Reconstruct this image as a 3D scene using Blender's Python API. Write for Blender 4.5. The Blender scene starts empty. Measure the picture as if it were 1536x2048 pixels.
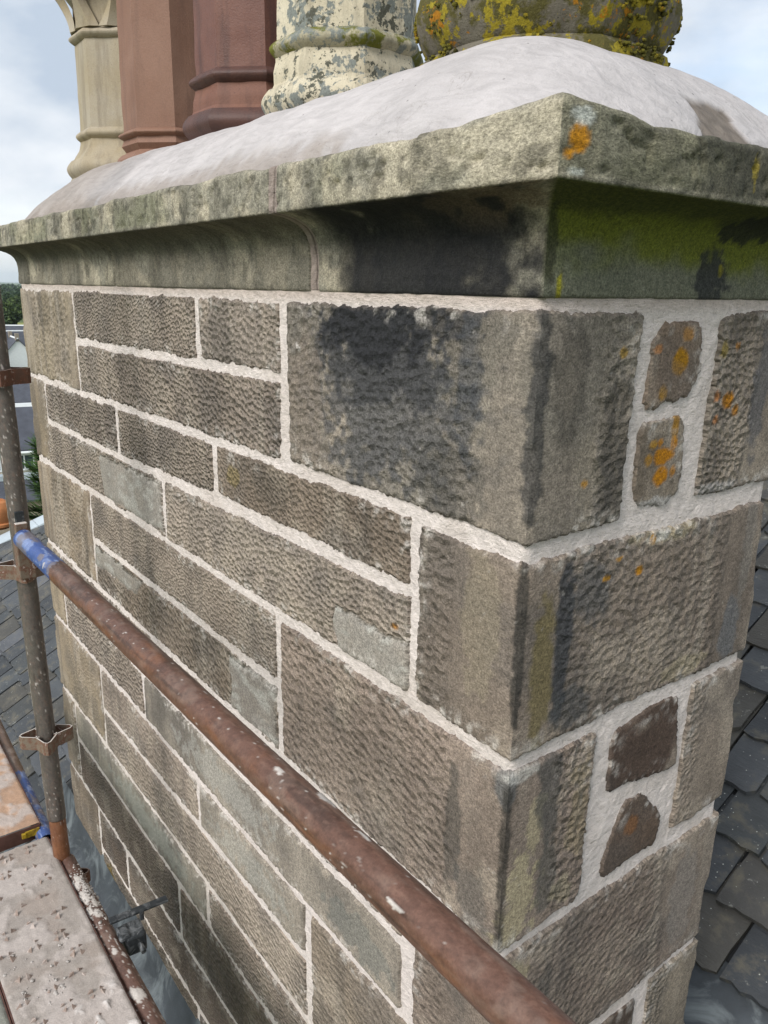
import bpy, math, random
import numpy as np
from mathutils import Matrix, Vector

random.seed(7)
SC = bpy.context.scene
COL = SC.collection

# ------------------------------------------------------------------ camera, sky, sun, exposure
CAM = np.array([0.7049, -0.7860, 0.0091])
RIGHT, UP, FWD = (np.array(v) for v in ([0.602844, 0.797668, 0.017465], [-0.228803, 0.151866, 0.961554], [-0.764348, 0.583663, -0.27406]))
cam_data = bpy.data.cameras.new('camera')
cam_data.sensor_fit = 'VERTICAL'
cam_data.sensor_height = 36.0
cam_data.sensor_width = 27.0
cam_data.lens = 36.0 * 1570.52 / 2048
cam_data.clip_start = 0.02
cam_data.clip_end = 30000
cam = bpy.data.objects.new('camera', cam_data)
COL.objects.link(cam)
m = Matrix.Identity(4)
for i in range(3):
    m[i][0], m[i][1], m[i][2], m[i][3] = RIGHT[i], UP[i], -FWD[i], CAM[i]
cam.matrix_world = m
SC.camera = cam

SUN_EL, SUN_AZ = math.radians(38), math.radians(166)      # azimuth measured from +Y towards +X
sund = bpy.data.lights.new('sun', 'SUN')
sund.energy = 1.5
sund.angle = math.radians(25)
sund.color = (1.0, 0.965, 0.93)
sun = bpy.data.objects.new('sun', sund)
COL.objects.link(sun)
sdir = Vector((math.sin(SUN_AZ) * math.cos(SUN_EL), math.cos(SUN_AZ) * math.cos(SUN_EL), math.sin(SUN_EL)))
sun.rotation_euler = sdir.to_track_quat('Z', 'Y').to_euler()
sun.location = (0, 0, 30)

world = bpy.data.worlds.new('World')
SC.world = world
world.use_nodes = True
wn, wl = world.node_tree.nodes, world.node_tree.links
wn.clear()
w_out = wn.new('ShaderNodeOutputWorld')
w_bg = wn.new('ShaderNodeBackground')
w_bg.inputs['Strength'].default_value = 0.10
w_sky = wn.new('ShaderNodeTexSky')
w_sky.sky_type = 'NISHITA'
w_sky.sun_disc = False
w_sky.sun_elevation = SUN_EL
w_sky.sun_rotation = SUN_AZ
w_sky.air_density = 1.0
w_sky.dust_density = 1.5
w_tc = wn.new('ShaderNodeTexCoord')
w_n = wn.new('ShaderNodeTexNoise')
w_n.inputs['Scale'].default_value = 2.2
w_n.inputs['Detail'].default_value = 8
w_n.inputs['Roughness'].default_value = 0.55
w_n.inputs['Distortion'].default_value = 0.35
w_map = wn.new('ShaderNodeMapping'); w_map.inputs['Scale'].default_value = (1.0, 1.0, 1.9); w_map.inputs['Location'].default_value = (5.3, 2.4, 0.6)
wl.new(w_tc.outputs['Generated'], w_map.inputs['Vector'])
wl.new(w_map.outputs[0], w_n.inputs['Vector'])
w_r = wn.new('ShaderNodeValToRGB')
w_r.color_ramp.elements[0].position = 0.20
w_r.color_ramp.elements[1].position = 0.47
wl.new(w_n.outputs['Fac'], w_r.inputs['Fac'])
w_n2 = wn.new('ShaderNodeTexNoise')
w_n2.inputs['Scale'].default_value = 4.0
w_n2.inputs['Detail'].default_value = 6
wl.new(w_map.outputs[0], w_n2.inputs['Vector'])
w_r2 = wn.new('ShaderNodeValToRGB')
w_r2.color_ramp.elements[0].position = 0.36
w_r2.color_ramp.elements[0].color = (2.45, 2.85, 3.4, 1)
w_r2.color_ramp.elements[1].position = 0.60
w_r2.color_ramp.elements[1].color = (4.7, 4.8, 4.9, 1)
wl.new(w_n2.outputs['Fac'], w_r2.inputs['Fac'])
w_mix = wn.new('ShaderNodeMix'); w_mix.data_type = 'RGBA'
wl.new(w_r.outputs['Color'], w_mix.inputs['Factor'])
w_gain = wn.new('ShaderNodeMix'); w_gain.data_type = 'RGBA'; w_gain.blend_type = 'MULTIPLY'
w_gain.inputs['Factor'].default_value = 1.0
w_gain.inputs['B'].default_value = (0.85, 0.85, 0.85, 1)
wl.new(w_sky.outputs[0], w_gain.inputs['A'])
wl.new(w_gain.outputs['Result'], w_mix.inputs['A'])
wl.new(w_r2.outputs['Color'], w_mix.inputs['B'])
wl.new(w_mix.outputs['Result'], w_bg.inputs['Color'])
wl.new(w_bg.outputs[0], w_out.inputs[0])

SC.view_settings.view_transform = 'Standard'
SC.view_settings.look = 'None'
SC.view_settings.exposure = 1.2
SC.view_settings.gamma = 1.0
SC.view_settings.use_curve_mapping = False
SC.cycles.max_bounces = 6
SC.cycles.diffuse_bounces = 3
SC.cycles.volume_bounces = 1
SC.cycles.use_denoising = True

# ------------------------------------------------------------------ helpers
K = 1.0                                   # photograph value -> albedo under this sky

def lin(c):
    return np.where(c <= 0.04045, c / 12.92, ((c + 0.055) / 1.055) ** 2.4)

def S(h, k=None):
    c = np.array([int(h[i:i + 2], 16) for i in (1, 3, 5)]) / 255.0
    v = lin(c) * (K if k is None else k)
    return v * min(1.0, 0.88 / max(v.max(), 1e-6))

def C4(h, k=None):
    return (*S(h, k), 1.0)

def _hash(ix, iy, s):
    n = (ix.astype(np.int64) * 374761393 + iy.astype(np.int64) * 668265263 + int(s) * 1442695041) & 0xffffffff
    n = ((n ^ (n >> 13)) * 1274126177) & 0xffffffff
    n = ((n ^ (n >> 15)) * 2246822519) & 0xffffffff
    return ((n ^ (n >> 16)) & 0xffff) / 65535.0

def vn(x, y, s=0):
    ix, iy = np.floor(x), np.floor(y)
    fx, fy = x - ix, y - iy
    fx, fy = fx * fx * (3 - 2 * fx), fy * fy * (3 - 2 * fy)
    a, b, c, d = _hash(ix, iy, s), _hash(ix + 1, iy, s), _hash(ix, iy + 1, s), _hash(ix + 1, iy + 1, s)
    return (a * (1 - fx) + b * fx) * (1 - fy) + (c * (1 - fx) + d * fx) * fy

def fbm(x, y, s=0, o=4):
    t, a, n = 0.0, 0.5, 0.0
    for i in range(o):
        t = t + a * vn(x * 2 ** i, y * 2 ** i, s + 17 * i); n += a; a *= 0.5
    return t / n

def sst(a, b, x):
    t = np.clip((x - a) / (b - a), 0, 1)
    return t * t * (3 - 2 * t)

def mixc(c, d, m):
    return c * (1 - m[..., None]) + np.asarray(d) * m[..., None]

def put(ob, parent=None):
    COL.objects.link(ob)
    if parent is not None:
        ob.parent = parent
        off = Vector((0, 0, 0))
        q = parent
        while q is not None:
            off += q.location; q = q.parent
        ob.location = ob.location - off
    return ob

def tag(ob, label=None, cat=None, group=None, kind=None):
    for k_, v_ in (('label', label), ('category', cat), ('group', group), ('kind', kind)):
        if v_:
            ob[k_] = v_
    return ob

def empty(name, loc, label=None, cat=None, group=None, kind=None):
    o = bpy.data.objects.new(name, None)
    o.empty_display_size = 0.1
    o.location = loc
    COL.objects.link(o)
    return tag(o, label, cat, group, kind)

def raw_mesh(name, verts, quads, mat, uv=None, col=None, tool=None, smooth=True, tris=None):
    me = bpy.data.meshes.new(name)
    v = np.asarray(verts, np.float32).reshape(-1, 3)
    f = np.asarray(quads, np.int32)
    me.vertices.add(len(v)); me.vertices.foreach_set('co', v.ravel())
    n = f.shape[1]
    me.loops.add(f.size); me.loops.foreach_set('vertex_index', f.ravel())
    me.polygons.add(len(f))
    me.polygons.foreach_set('loop_start', np.arange(0, f.size, n, dtype=np.int32))
    me.polygons.foreach_set('use_smooth', np.full(len(f), smooth))
    if uv is not None:
        l = me.uv_layers.new(name='UVMap')
        l.data.foreach_set('uv', np.asarray(uv, np.float32).reshape(-1, 2)[f.ravel()].ravel())
    if col is not None:
        a = me.attributes.new('Col', 'FLOAT_COLOR', 'POINT')
        c = np.ones((len(v), 4), np.float32); c[:, :3] = np.asarray(col).reshape(-1, 3)
        a.data.foreach_set('color', c.ravel())
    if tool is not None:
        a = me.attributes.new('tool', 'FLOAT', 'POINT')
        a.data.foreach_set('value', np.asarray(tool, np.float32).ravel())
    me.update(calc_edges=True)
    me.validate()
    if mat:
        me.materials.append(mat)
    return me

def grid_faces(ny, nx, keep=None, closed=False, flip=False):
    i = np.arange(ny * nx).reshape(ny, nx)
    if closed:
        i = np.concatenate([i, i[:, :1]], 1)
    f = np.stack([i[:-1, :-1], i[:-1, 1:], i[1:, 1:], i[1:, :-1]], -1)
    if flip:
        f = f[..., ::-1]
    if keep is not None:
        k = keep[:-1, :-1] | keep[:-1, 1:] | keep[1:, 1:] | keep[1:, :-1]
        return f[k]
    return f.reshape(-1, 4)

def grid_obj(name, P, mat, parent=None, uv=None, col=None, tool=None, keep=None, closed=False, flip=False, smooth=True):
    ny, nx = P.shape[:2]
    f = grid_faces(ny, nx, keep, closed, flip)
    v = P.reshape(-1, 3)
    if keep is not None:
        used = np.unique(f)
        remap = np.zeros(len(v), np.int64); remap[used] = np.arange(len(used))
        f = remap[f]; v = v[used]
        uv = None if uv is None else uv.reshape(-1, 2)[used]
        col = None if col is None else col.reshape(-1, 3)[used]
        tool = None if tool is None else tool.reshape(-1)[used]
    ob = bpy.data.objects.new(name, raw_mesh(name, v, f, mat, uv, col, tool, smooth))
    if uv is not None:
        ob.data.set_sharp_from_angle(angle=math.radians(55))
    return put(ob, parent)

class MB:
    """collects boxes, prisms and tubes into one mesh"""
    def __init__(s):
        s.v, s.f = [], []
    def add(s, v, f):
        o = len(s.v); s.v += [tuple(map(float, q)) for q in v]; s.f += [tuple(o + i for i in q) for q in f]; return s
    def box(s, c, d, R=None):
        pts = []
        for x in (-1, 1):
            for y in (-1, 1):
                for z in (-1, 1):
                    q = Vector((x * d[0] / 2, y * d[1] / 2, z * d[2] / 2))
                    if R is not None:
                        q = R @ q
                    pts.append(q + Vector(c))
        return s.add(pts, [(0, 1, 3, 2), (4, 6, 7, 5), (0, 4, 5, 1), (2, 3, 7, 6), (0, 2, 6, 4), (1, 5, 7, 3)])
    def hexa(s, p):          # 8 points: bottom loop, top loop
        return s.add(p, [(3, 2, 1, 0), (4, 5, 6, 7), (0, 1, 5, 4), (1, 2, 6, 5), (2, 3, 7, 6), (3, 0, 4, 7)])
    def tube(s, a, b, r0, r1=None, n=12):
        a, b = Vector(a), Vector(b); r1 = r0 if r1 is None else r1
        z = (b - a).normalized(); x = z.orthogonal().normalized(); y = z.cross(x)
        v = []
        for p, r in ((a, r0), (b, r1)):
            for i in range(n):
                t = 2 * math.pi * i / n
                v.append(p + x * (r * math.cos(t)) + y * (r * math.sin(t)))
        f = [(i, (i + 1) % n, n + (i + 1) % n, n + i) for i in range(n)]
        f += [tuple(range(n - 1, -1, -1)), tuple(range(n, 2 * n))]
        return s.add(v, f)
    def mesh(s, name, mat, smooth=False):
        me = bpy.data.meshes.new(name); me.from_pydata(s.v, [], s.f); me.update()
        if smooth:
            me.polygons.foreach_set('use_smooth', [True] * len(me.polygons))
            me.set_sharp_from_angle(angle=math.radians(40))
        if mat:
            me.materials.append(mat)
        return me
    def build(s, name, mat, parent=None, smooth=False, bevel=0):
        ob = bpy.data.objects.new(name, s.mesh(name, mat, smooth))
        if smooth == 'all':
            ob.data.set_sharp_from_angle(angle=math.pi)
        if bevel:
            b = ob.modifiers.new('bevel', 'BEVEL'); b.width = bevel; b.segments = 2; b.limit_method = 'ANGLE'
        return put(ob, parent)

# ------------------------------------------------------------------ materials
class NT:
    def __init__(s, name):
        s.m = bpy.data.materials.new(name); s.m.use_nodes = True
        s.n, s.l = s.m.node_tree.nodes, s.m.node_tree.links
        s.bsdf = s.n['Principled BSDF']
        s.bsdf.inputs['Specular IOR Level'].default_value = 0.3
    def new(s, t, **kw):
        n = s.n.new('ShaderNode' + t)
        for k_, v_ in kw.items():
            if hasattr(n, k_) and k_ not in n.inputs:
                setattr(n, k_, v_)
            else:
                s.set(n.inputs[k_], v_)
        return n
    def set(s, sock, v):
        if isinstance(v, bpy.types.NodeSocket):
            s.l.new(v, sock)
        else:
            sock.default_value = v
    def attr(s, n, out='Color'):
        a = s.new('Attribute'); a.attribute_name = n; return a.outputs[out]
    def uv(s):
        return s.new('TexCoord').outputs['UV']
    def obj(s):
        return s.new('TexCoord').outputs['Object']
    def geo(s):
        return s.new('NewGeometry').outputs['Position']
    def rnd(s):
        return s.new('ObjectInfo').outputs['Random']
    def vec(s, v, scale=(1, 1, 1), loc=(0, 0, 0)):
        n = s.new('Mapping'); s.set(n.inputs['Vector'], v); s.set(n.inputs['Scale'], scale); s.set(n.inputs['Location'], loc); return n.outputs[0]
    def noise(s, v, scale, detail=4, rough=0.55, dist=0.0, dim='3D'):
        n = s.new('TexNoise'); n.noise_dimensions = dim; s.set(n.inputs['Vector'], v); s.set(n.inputs['Scale'], scale)
        s.set(n.inputs['Detail'], detail); s.set(n.inputs['Roughness'], rough); s.set(n.inputs['Distortion'], dist); return n.outputs['Fac']
    def vor(s, v, scale, feature='F1', rand=1.0, smooth=None, dim='3D'):
        n = s.new('TexVoronoi'); n.voronoi_dimensions = dim; n.feature = feature; s.set(n.inputs['Vector'], v); s.set(n.inputs['Scale'], scale); s.set(n.inputs['Randomness'], rand)
        if smooth is not None:
            s.set(n.inputs['Smoothness'], smooth)
        return n.outputs['Distance']
    def ramp(s, f, *stops):
        n = s.new('ValToRGB'); s.set(n.inputs['Fac'], f)
        e = n.color_ramp.elements
        while len(e) < len(stops):
            e.new(0.5)
        for q, (p, c) in zip(e, stops):
            q.position = p; q.color = c if not np.isscalar(c) else (c, c, c, 1)
        return n.outputs['Color']
    def mix(s, f, a, b, mode='MIX'):
        n = s.new('Mix'); n.data_type = 'RGBA'; n.blend_type = mode
        s.set(n.inputs['Factor'], f); s.set(n.inputs[6], a); s.set(n.inputs[7], b); return n.outputs[2]
    def math(s, op, a, b=0.0):
        n = s.new('Math'); n.operation = op; s.set(n.inputs[0], a); s.set(n.inputs[1], b); return n.outputs[0]
    def bump(s, h, strength, dist, prev=None):
        n = s.new('Bump'); s.set(n.inputs['Height'], h); s.set(n.inputs['Strength'], strength); s.set(n.inputs['Distance'], dist)
        if prev is not None:
            s.l.new(prev, n.inputs['Normal'])
        return n.outputs[0]
    def out(s, color, rough=0.85, normal=None, metal=0.0):
        s.set(s.bsdf.inputs['Base Color'], color); s.set(s.bsdf.inputs['Roughness'], rough); s.set(s.bsdf.inputs['Metallic'], metal)
        if normal is not None:
            s.l.new(normal, s.bsdf.inputs['Normal'])
        return s.m

def stone_material(name, cell, depth, stretch=1.35, grain=1.0, lump=0.6):
    n = NT(name); uv = n.uv(); col = n.attr('Col'); tool = n.attr('tool', 'Fac')
    warp = n.new('TexNoise'); warp.noise_dimensions = '2D'; n.set(warp.inputs['Vector'], uv); n.set(warp.inputs['Scale'], 9.0); n.set(warp.inputs['Detail'], 3.0)
    wv = n.new('VectorMath', operation='SCALE'); n.set(wv.inputs[0], warp.outputs['Color']); n.set(wv.inputs['Scale'], 0.022)
    av = n.new('VectorMath', operation='ADD'); n.set(av.inputs[0], uv); n.set(av.inputs[1], wv.outputs[0])
    rr = n.rnd()
    rs = n.new('VectorRotate', rotation_type='Z_AXIS'); n.set(rs.inputs['Vector'], av.outputs[0]); n.set(rs.inputs['Angle'], n.math('MULTIPLY', n.math('SUBTRACT', rr, 0.5), 0.7))
    fr = n.math('FRACT', n.math('MULTIPLY', rr, 7.31))
    sc_ = n.new('VectorMath', operation='SCALE'); n.set(sc_.inputs[0], rs.outputs[0]); n.set(sc_.inputs['Scale'], n.math('ADD', n.math('MULTIPLY', fr, 0.55), 0.72))
    p = n.vec(sc_.outputs[0], (1 / (cell * stretch), 1 / cell, 1))
    peck = n.vor(p, 1.0, 'SMOOTH_F1', 0.9, 0.3, '2D')
    peck2 = n.noise(p, 0.8, 3, 0.6, 0.0, '2D')
    h = n.math('ADD', n.math('MULTIPLY', peck, 1.0), n.math('MULTIPLY', peck2, lump))
    h = n.math('MULTIPLY', n.math('MULTIPLY', h, tool), n.math('ADD', n.math('MULTIPLY', n.math('FRACT', n.math('MULTIPLY', rr, 3.77)), 0.7), 0.6))
    fine = n.noise(uv, 300, 3, 0.75, 0.0, '2D')
    med = n.noise(uv, 110, 4, 0.65, 0.0, '2D')
    g = n.ramp(fine, (0.28, 0.55), (0.5, 1.0), (0.74, 1.5))
    g2 = n.ramp(med, (0.28, 0.70), (0.72, 1.28))
    c = n.mix(1.0, n.mix(1.0, col, g, 'MULTIPLY'), g2, 'MULTIPLY')
    b = n.bump(h, 1.0, depth)
    b = n.bump(n.math('ADD', fine, n.math('MULTIPLY', med, 1.4)), 0.55 * grain, 0.0022, b)
    return n.out(c, 0.92, b)

M_FINE = stone_material('tooled_sandstone_fine', 0.0112, 0.0145)
M_COARSE = stone_material('tooled_sandstone_coarse', 0.0145, 0.0105, 1.4, lump=1.1)
M_PLAIN = stone_material('weathered_sandstone', 0.020, 0.0030, 1.2, 1.3)

def mortar_material(name, tint):
    n = NT(name); uv = n.uv(); col = n.attr('Col')
    fine = n.noise(uv, 520, 3, 0.75, 0.0, '2D'); med = n.noise(uv, 70, 4, 0.6, 0.0, '2D')
    br = n.noise(n.vec(uv, (0.35, 1.6, 1)), 160, 3, 0.6, 0.5, '2D')
    c = n.mix(1.0, col, n.ramp(fine, (0.25, 0.76), (0.5, 1.03), (0.8, 1.12)), 'MULTIPLY')
    c = n.mix(1.0, c, n.ramp(br, (0.3, 0.92), (0.6, 1.06)), 'MULTIPLY')
    c = n.mix(1.0, c, n.ramp(med, (0.3, 0.90), (0.7, 1.06)), 'MULTIPLY')
    pit = n.vor(uv, 75, dim='2D'); pm = n.ramp(pit, (0.045, 1.0), (0.075, 0.0))
    c = n.mix(n.math('MULTIPLY', pm, 0.55), c, (*S('#6d625a'), 1))
    b = n.bump(n.math('ADD', n.math('ADD', fine, br), n.math('ADD', n.math('MULTIPLY', med, 2.0), n.math('MULTIPLY', n.noise(uv, 26, 4, 0.6, 0.4, '2D'), 5.0))), 0.65, 0.004)
    return n.out(c, 0.95, b)
M_MORTAR = mortar_material('lime_mortar', 1)

def flaunch_material():
    n = NT('flaunching_mortar'); p = n.geo(); col = n.attr('Col')
    big = n.noise(p, 9, 5, 0.6, 0.6); med = n.noise(p, 55, 5, 0.65, 0.6); fine = n.noise(p, 380, 3, 0.7)
    c = n.mix(1.0, col, n.ramp(big, (0.3, 0.88), (0.7, 1.08)), 'MULTIPLY')
    c = n.mix(1.0, c, n.ramp(fine, (0.25, 0.90), (0.75, 1.08)), 'MULTIPLY')
    pit = n.vor(p, 42); pm = n.math('MULTIPLY', n.ramp(pit, (0.07, 1.0), (0.10, 0.0)), n.ramp(n.noise(p, 16, 4), (0.50, 0.0), (0.58, 1.0)))
    c = n.mix(n.math('MULTIPLY', pm, 0.75), c, C4('#4d4a48'))
    crack = n.noise(n.vec(p, (1, 1, 1), (3, 1, 2)), 14, 5, 0.65, 1.0)
    cm = n.ramp(crack, (0.492, 0.0), (0.5, 1.0), (0.508, 0.0))
    cm = n.math('MULTIPLY', cm, n.ramp(n.noise(p, 5, 2), (0.50, 0.0), (0.56, 1.0)))
    c = n.mix(n.math('MULTIPLY', cm, 0.5), c, C4('#807872'))
    tr = n.noise(n.vec(p, (0.5, 1.6, 1.6)), 24, 3, 0.55, 1.5)
    c = n.mix(1.0, c, n.ramp(tr, (0.35, 0.90), (0.55, 1.03), (0.7, 1.06)), 'MULTIPLY')
    b = n.bump(n.math('ADD', n.math('ADD', n.math('MULTIPLY', big, 2.0), med), n.math('MULTIPLY', tr, 1.6)), 0.34, 0.006)
    b = n.bump(fine, 0.5, 0.0012, b)
    return n.out(c, 0.9, b)
M_FLAUNCH = flaunch_material()

def pot_material(name, base, dark, light, speck, rough=0.7, lich=None, bump=0.5, streak=0.5):
    n = NT(name); p = n.geo()
    big = n.noise(p, 7, 5, 0.6, 0.4); fine = n.noise(p, 260, 3, 0.7); st = n.noise(n.vec(p, (1, 1, 0.12)), 30, 4, 0.6)
    c = n.mix(n.ramp(big, (0.35, 0.0), (0.7, 1.0)), base, light)
    c = n.mix(n.math('MULTIPLY', n.ramp(st, (0.5, 0.0), (0.72, 1.0)), streak), c, dark)
    c = n.mix(1.0, c, n.ramp(fine, (0.25, 0.86), (0.75, 1.12)), 'MULTIPLY')
    sp = n.math('MULTIPLY', n.ramp(n.vor(p, 95), (0.10, 1.0), (0.17, 0.0)), n.ramp(n.noise(p, 22, 3), (0.44, 0.0), (0.58, 1.0)))
    c = n.mix(n.math('MULTIPLY', sp, speck), c, dark)
    r = rough
    if lich:
        for (sc, lo, hi, colr, lc, ws) in lich:
            f = n.noise(n.vec(p, (1, 1, 1), lc), sc, 7, 0.68)
            w = n.noise(n.vec(p, (1, 1, 1), lc), ws, 3)
            f = n.math('ADD', n.math('MULTIPLY', f, 0.62), n.math('MULTIPLY', w, 0.38))
            c = n.mix(n.ramp(f, (lo, 0.0), (hi, 1.0)), c, n.mix(n.ramp(fine, (0.3, 0.0), (0.7, 1.0)), colr, tuple(min(1, q * 1.7) for q in colr[:3]) + (1,)))
    b = n.bump(n.math('ADD', fine, n.math('MULTIPLY', big, 2)), bump, 0.002)
    return n.out(c, r, b)

GREYL = C4('#6f736e', 0.89); PALEL = C4('#a7a899', 0.89)
M_POT_CREAM = pot_material('pot_buff_clay', C4('#b6a78a', 0.74), C4('#7b6f60', 0.72), C4('#c2b8a5', 0.72), 0.5, 0.75)
M_POT_BROWN = pot_material('pot_brown_clay', C4('#8f6b58', 0.79), C4('#6b5247', 0.79), C4('#9b7865', 0.79), 0.4, 0.6, streak=0.35)
M_POT_RED = pot_material('pot_red_glazed_clay', C4('#734d43', 0.76), C4('#3d3030', 0.76), C4('#855c4e', 0.76), 0.5, 0.5, streak=0.6)
M_POT_DARK = pot_material('pot_dark_glaze', C4('#523d38', 0.76), C4('#33282a', 0.76), C4('#69483f', 0.76), 0.5, 0.5, streak=0.5)
M_POT_RUSSET = pot_material('pot_russet_clay', C4('#81594b', 0.76), C4('#553d37', 0.76), C4('#8c6250', 0.76), 0.6, 0.6, streak=0.4)
M_POT_LICHEN = pot_material('pot_cream_lichened_clay', C4('#c9bea4', 0.89), C4('#6d675a', 0.89), C4('#d8cfb8', 0.89), 0.9, 0.85,
    lich=[(40, 0.50, 0.525, GREYL, (1, 5, 2), 9), (60, 0.545, 0.56, C4('#4f4f45', 0.89), (7, 2, 9), 12)], bump=0.8)
M_POT_COLLAR = pot_material('pot_collar_mossy_clay', C4('#a8a088', 0.89), C4('#55523f', 0.89), C4('#bdb59c', 0.89), 0.9, 0.9,
    lich=[(40, 0.46, 0.50, GREYL, (1, 5, 2), 9), (20, 0.49, 0.54, C4('#5c5d22', 0.89), (3, 2, 1), 8)], bump=1.0)
M_POT_MOSS = pot_material('pot_mossy_clay', C4('#756e61', 0.76), C4('#3c3830', 0.76), C4('#8b8576', 0.76), 0.9, 0.95,
    lich=[(26, 0.48, 0.54, C4('#55502a', 0.69), (4, 1, 7), 10), (36, 0.53, 0.555, C4('#8a7c24', 0.80), (1, 8, 2), 9), (60, 0.60, 0.62, C4('#a5701a', 0.69), (6, 6, 3), 12)], bump=1.0)

def slate_material():
    n = NT('roof_slate'); p = n.geo(); r = n.rnd()
    o = n.obj()
    base = n.ramp(r, (0.0, C4('#3a3d40', .85)), (0.3, C4('#4e5154', .85)), (0.5, C4('#504d47', .85)), (0.75, C4('#45494b', .85)), (1.0, C4('#63656a', .85)))
    big = n.noise(p, 6, 5, 0.6); lay = n.noise(n.vec(o, (3, 12, 3)), 6, 4, 0.6); fine = n.noise(p, 300, 3, 0.7)
    c = n.mix(1.0, base, n.ramp(big, (0.3, 0.78), (0.7, 1.2)), 'MULTIPLY')
    c = n.mix(1.0, c, n.ramp(fine, (0.25, 0.85), (0.75, 1.15)), 'MULTIPLY')
    c = n.mix(n.math('MULTIPLY', n.ramp(n.noise(p, 12, 6, 0.65), (0.52, 0.0), (0.66, 1.0)), 0.55), c, C4('#6c6656', .9))
    c = n.mix(n.math('MULTIPLY', n.ramp(n.noise(n.vec(p, (1, 1, 1), (4, 2, 7)), 20, 7, 0.7), (0.62, 0.0), (0.68, 1.0)), 0.6), c, C4('#9a9a92', .8))
    sp = n.math('MULTIPLY', n.ramp(n.vor(p, 60), (0.10, 1.0), (0.13, 0.0)), n.ramp(n.noise(p, 7, 3), (0.46, 0.0), (0.6, 1.0)))
    c = n.mix(n.math('MULTIPLY', sp, 0.8), c, C4('#b9bbb4'))
    b = n.bump(n.math('ADD', lay, n.math('MULTIPLY', big, 1.5)), 0.8, 0.006)
    b = n.bump(fine, 0.4, 0.001, b)
    return n.out(c, 0.55, b)
M_SLATE = slate_material()

def simple(name, hexc, rough=0.8, var=0.2, scale=20, metal=0.0, bump=0.3, dist=0.003, k=None, streak=None):
    n = NT(name); p = n.geo(); f = n.noise(p, scale, 5, 0.6); g = n.noise(p, scale * 12, 3, 0.7)
    c = n.mix(1.0, C4(hexc, k), n.ramp(f, (0.3, 1 - var), (0.7, 1 + var)), 'MULTIPLY')
    if streak:
        s_ = n.noise(p, scale * 0.6, 6, 0.65, 0.8)
        c = n.mix(n.ramp(s_, (0.48, 0.0), (0.62, 1.0)), c, C4(streak, k))
    b = n.bump(n.math('ADD', f, n.math('MULTIPLY', g, 0.3)), bump, dist)
    return n.out(c, rough, b, metal)

M_LEAD = simple('lead_sheet', '#4b5156', 0.7, 0.3, 9, 0.0, 0.5, 0.008, k=.62, streak='#7e8689')
M_LEADW = simple('lead_ridge', '#aab4ba', 0.4, 0.12, 6, 0.1, 0.3, 0.004)
M_UNDER = simple('roof_underlay', '#2c2e30', 0.95)
M_DARK = simple('dark_steel', '#3a3d3f', 0.55, 0.3, 60, 0.5, streak='#77797a')
M_YELLOW = simple('yellow_tag_paint', '#a58a22', 0.7, 0.3, 60, streak='#6a5320')
M_CRUMB = simple('mortar_crumb', '#b3ada7', 0.95, 0.2, 90, bump=0.8)
M_TERRA = simple('terracotta', '#b2764a', 0.8, 0.25, 12)

def painted(name, rough=0.6, bump=0.4, metal=0.0, fs=300):
    n = NT(name); p = n.geo(); col = n.attr('Col'); fine = n.noise(p, fs, 4, 0.7); med = n.noise(p, 60, 4, 0.6)
    c = n.mix(1.0, col, n.ramp(fine, (0.25, 0.78), (0.75, 1.2)), 'MULTIPLY')
    c = n.mix(1.0, c, n.ramp(med, (0.3, 0.88), (0.7, 1.12)), 'MULTIPLY')
    b = n.bump(n.math('ADD', fine, n.math('MULTIPLY', med, 2)), bump, 0.0012)
    rr = n.math('MULTIPLY', n.ramp(med, (0.3, 0.85), (0.7, 1.2)), rough)
    return n.out(c, rr, b, metal)
M_TUBE = painted('scaffold_tube_steel', 0.42, 0.35, 0.0)
M_BOARD = painted('scaffold_board_steel', 0.9, 0.8)

# ------------------------------------------------------------------ ground, hills, haze-free terrain far below
GZ = -17.0
def ground():
    n = NT('far_ground'); p = n.geo()
    f = n.noise(p, 0.012, 4, 0.6); g = n.noise(p, 0.15, 5, 0.7)
    c = n.ramp(f, (0.36, C4('#3a4a26')), (0.48, C4('#55603a')), (0.56, C4('#4a5a2c')), (0.64, C4('#8a8a4a')))
    c = n.mix(1.0, c, n.ramp(g, (0.3, 0.7), (0.7, 1.25)), 'MULTIPLY')
    mat = n.out(c, 0.95)
    N = 60
    g_ = np.linspace(-1, 1, N)
    s_ = np.sign(g_) * np.abs(g_) ** 2.5 * 16000
    X, Y = np.meshgrid(s_, s_)
    ob = grid_obj('ground', np.stack([X, Y, np.full_like(X, GZ)], -1), mat)
    tag(ob, 'green and grey valley ground far below the roof', None, None, 'structure')
    ob['category'] = 'ground'
ground()

def hills(name, dist, height, seed, hexc, label):
    n = NT(name + '_grass'); p = n.geo()
    f = n.noise(p, 0.004, 5, 0.6)
    mat = n.out(n.mix(1.0, C4(hexc), n.ramp(f, (0.35, 0.6), (0.65, 1.4)), 'MULTIPLY'), 0.95)
    a = np.linspace(math.radians(-215), math.radians(35), 260)       # bearing; the photograph looks along about -X
    r = np.linspace(0, 1, 26)
    A, Rr = np.meshgrid(a, r)
    prof = np.sin(np.pi * np.clip(Rr, 0, 1)) ** 1.2
    H = height * prof * (0.55 + 0.75 * fbm(A * 6 + 40, Rr * 2, seed, 5))
    D = dist * (1 + 0.7 * Rr)
    ob = grid_obj(name, np.stack([D * np.cos(A + math.pi / 2), D * np.sin(A + math.pi / 2), GZ - 2 + H], -1), mat)
    tag(ob, label, 'hills', None, 'structure')
hills('hills', 3400, 34, 3, '#4c5f3c', 'low wooded hills on the horizon beyond the town')
hills('far_hills', 8500, 85, 9, '#5a6a50', 'distant blue ridge of hills behind the nearer hills')

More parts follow.
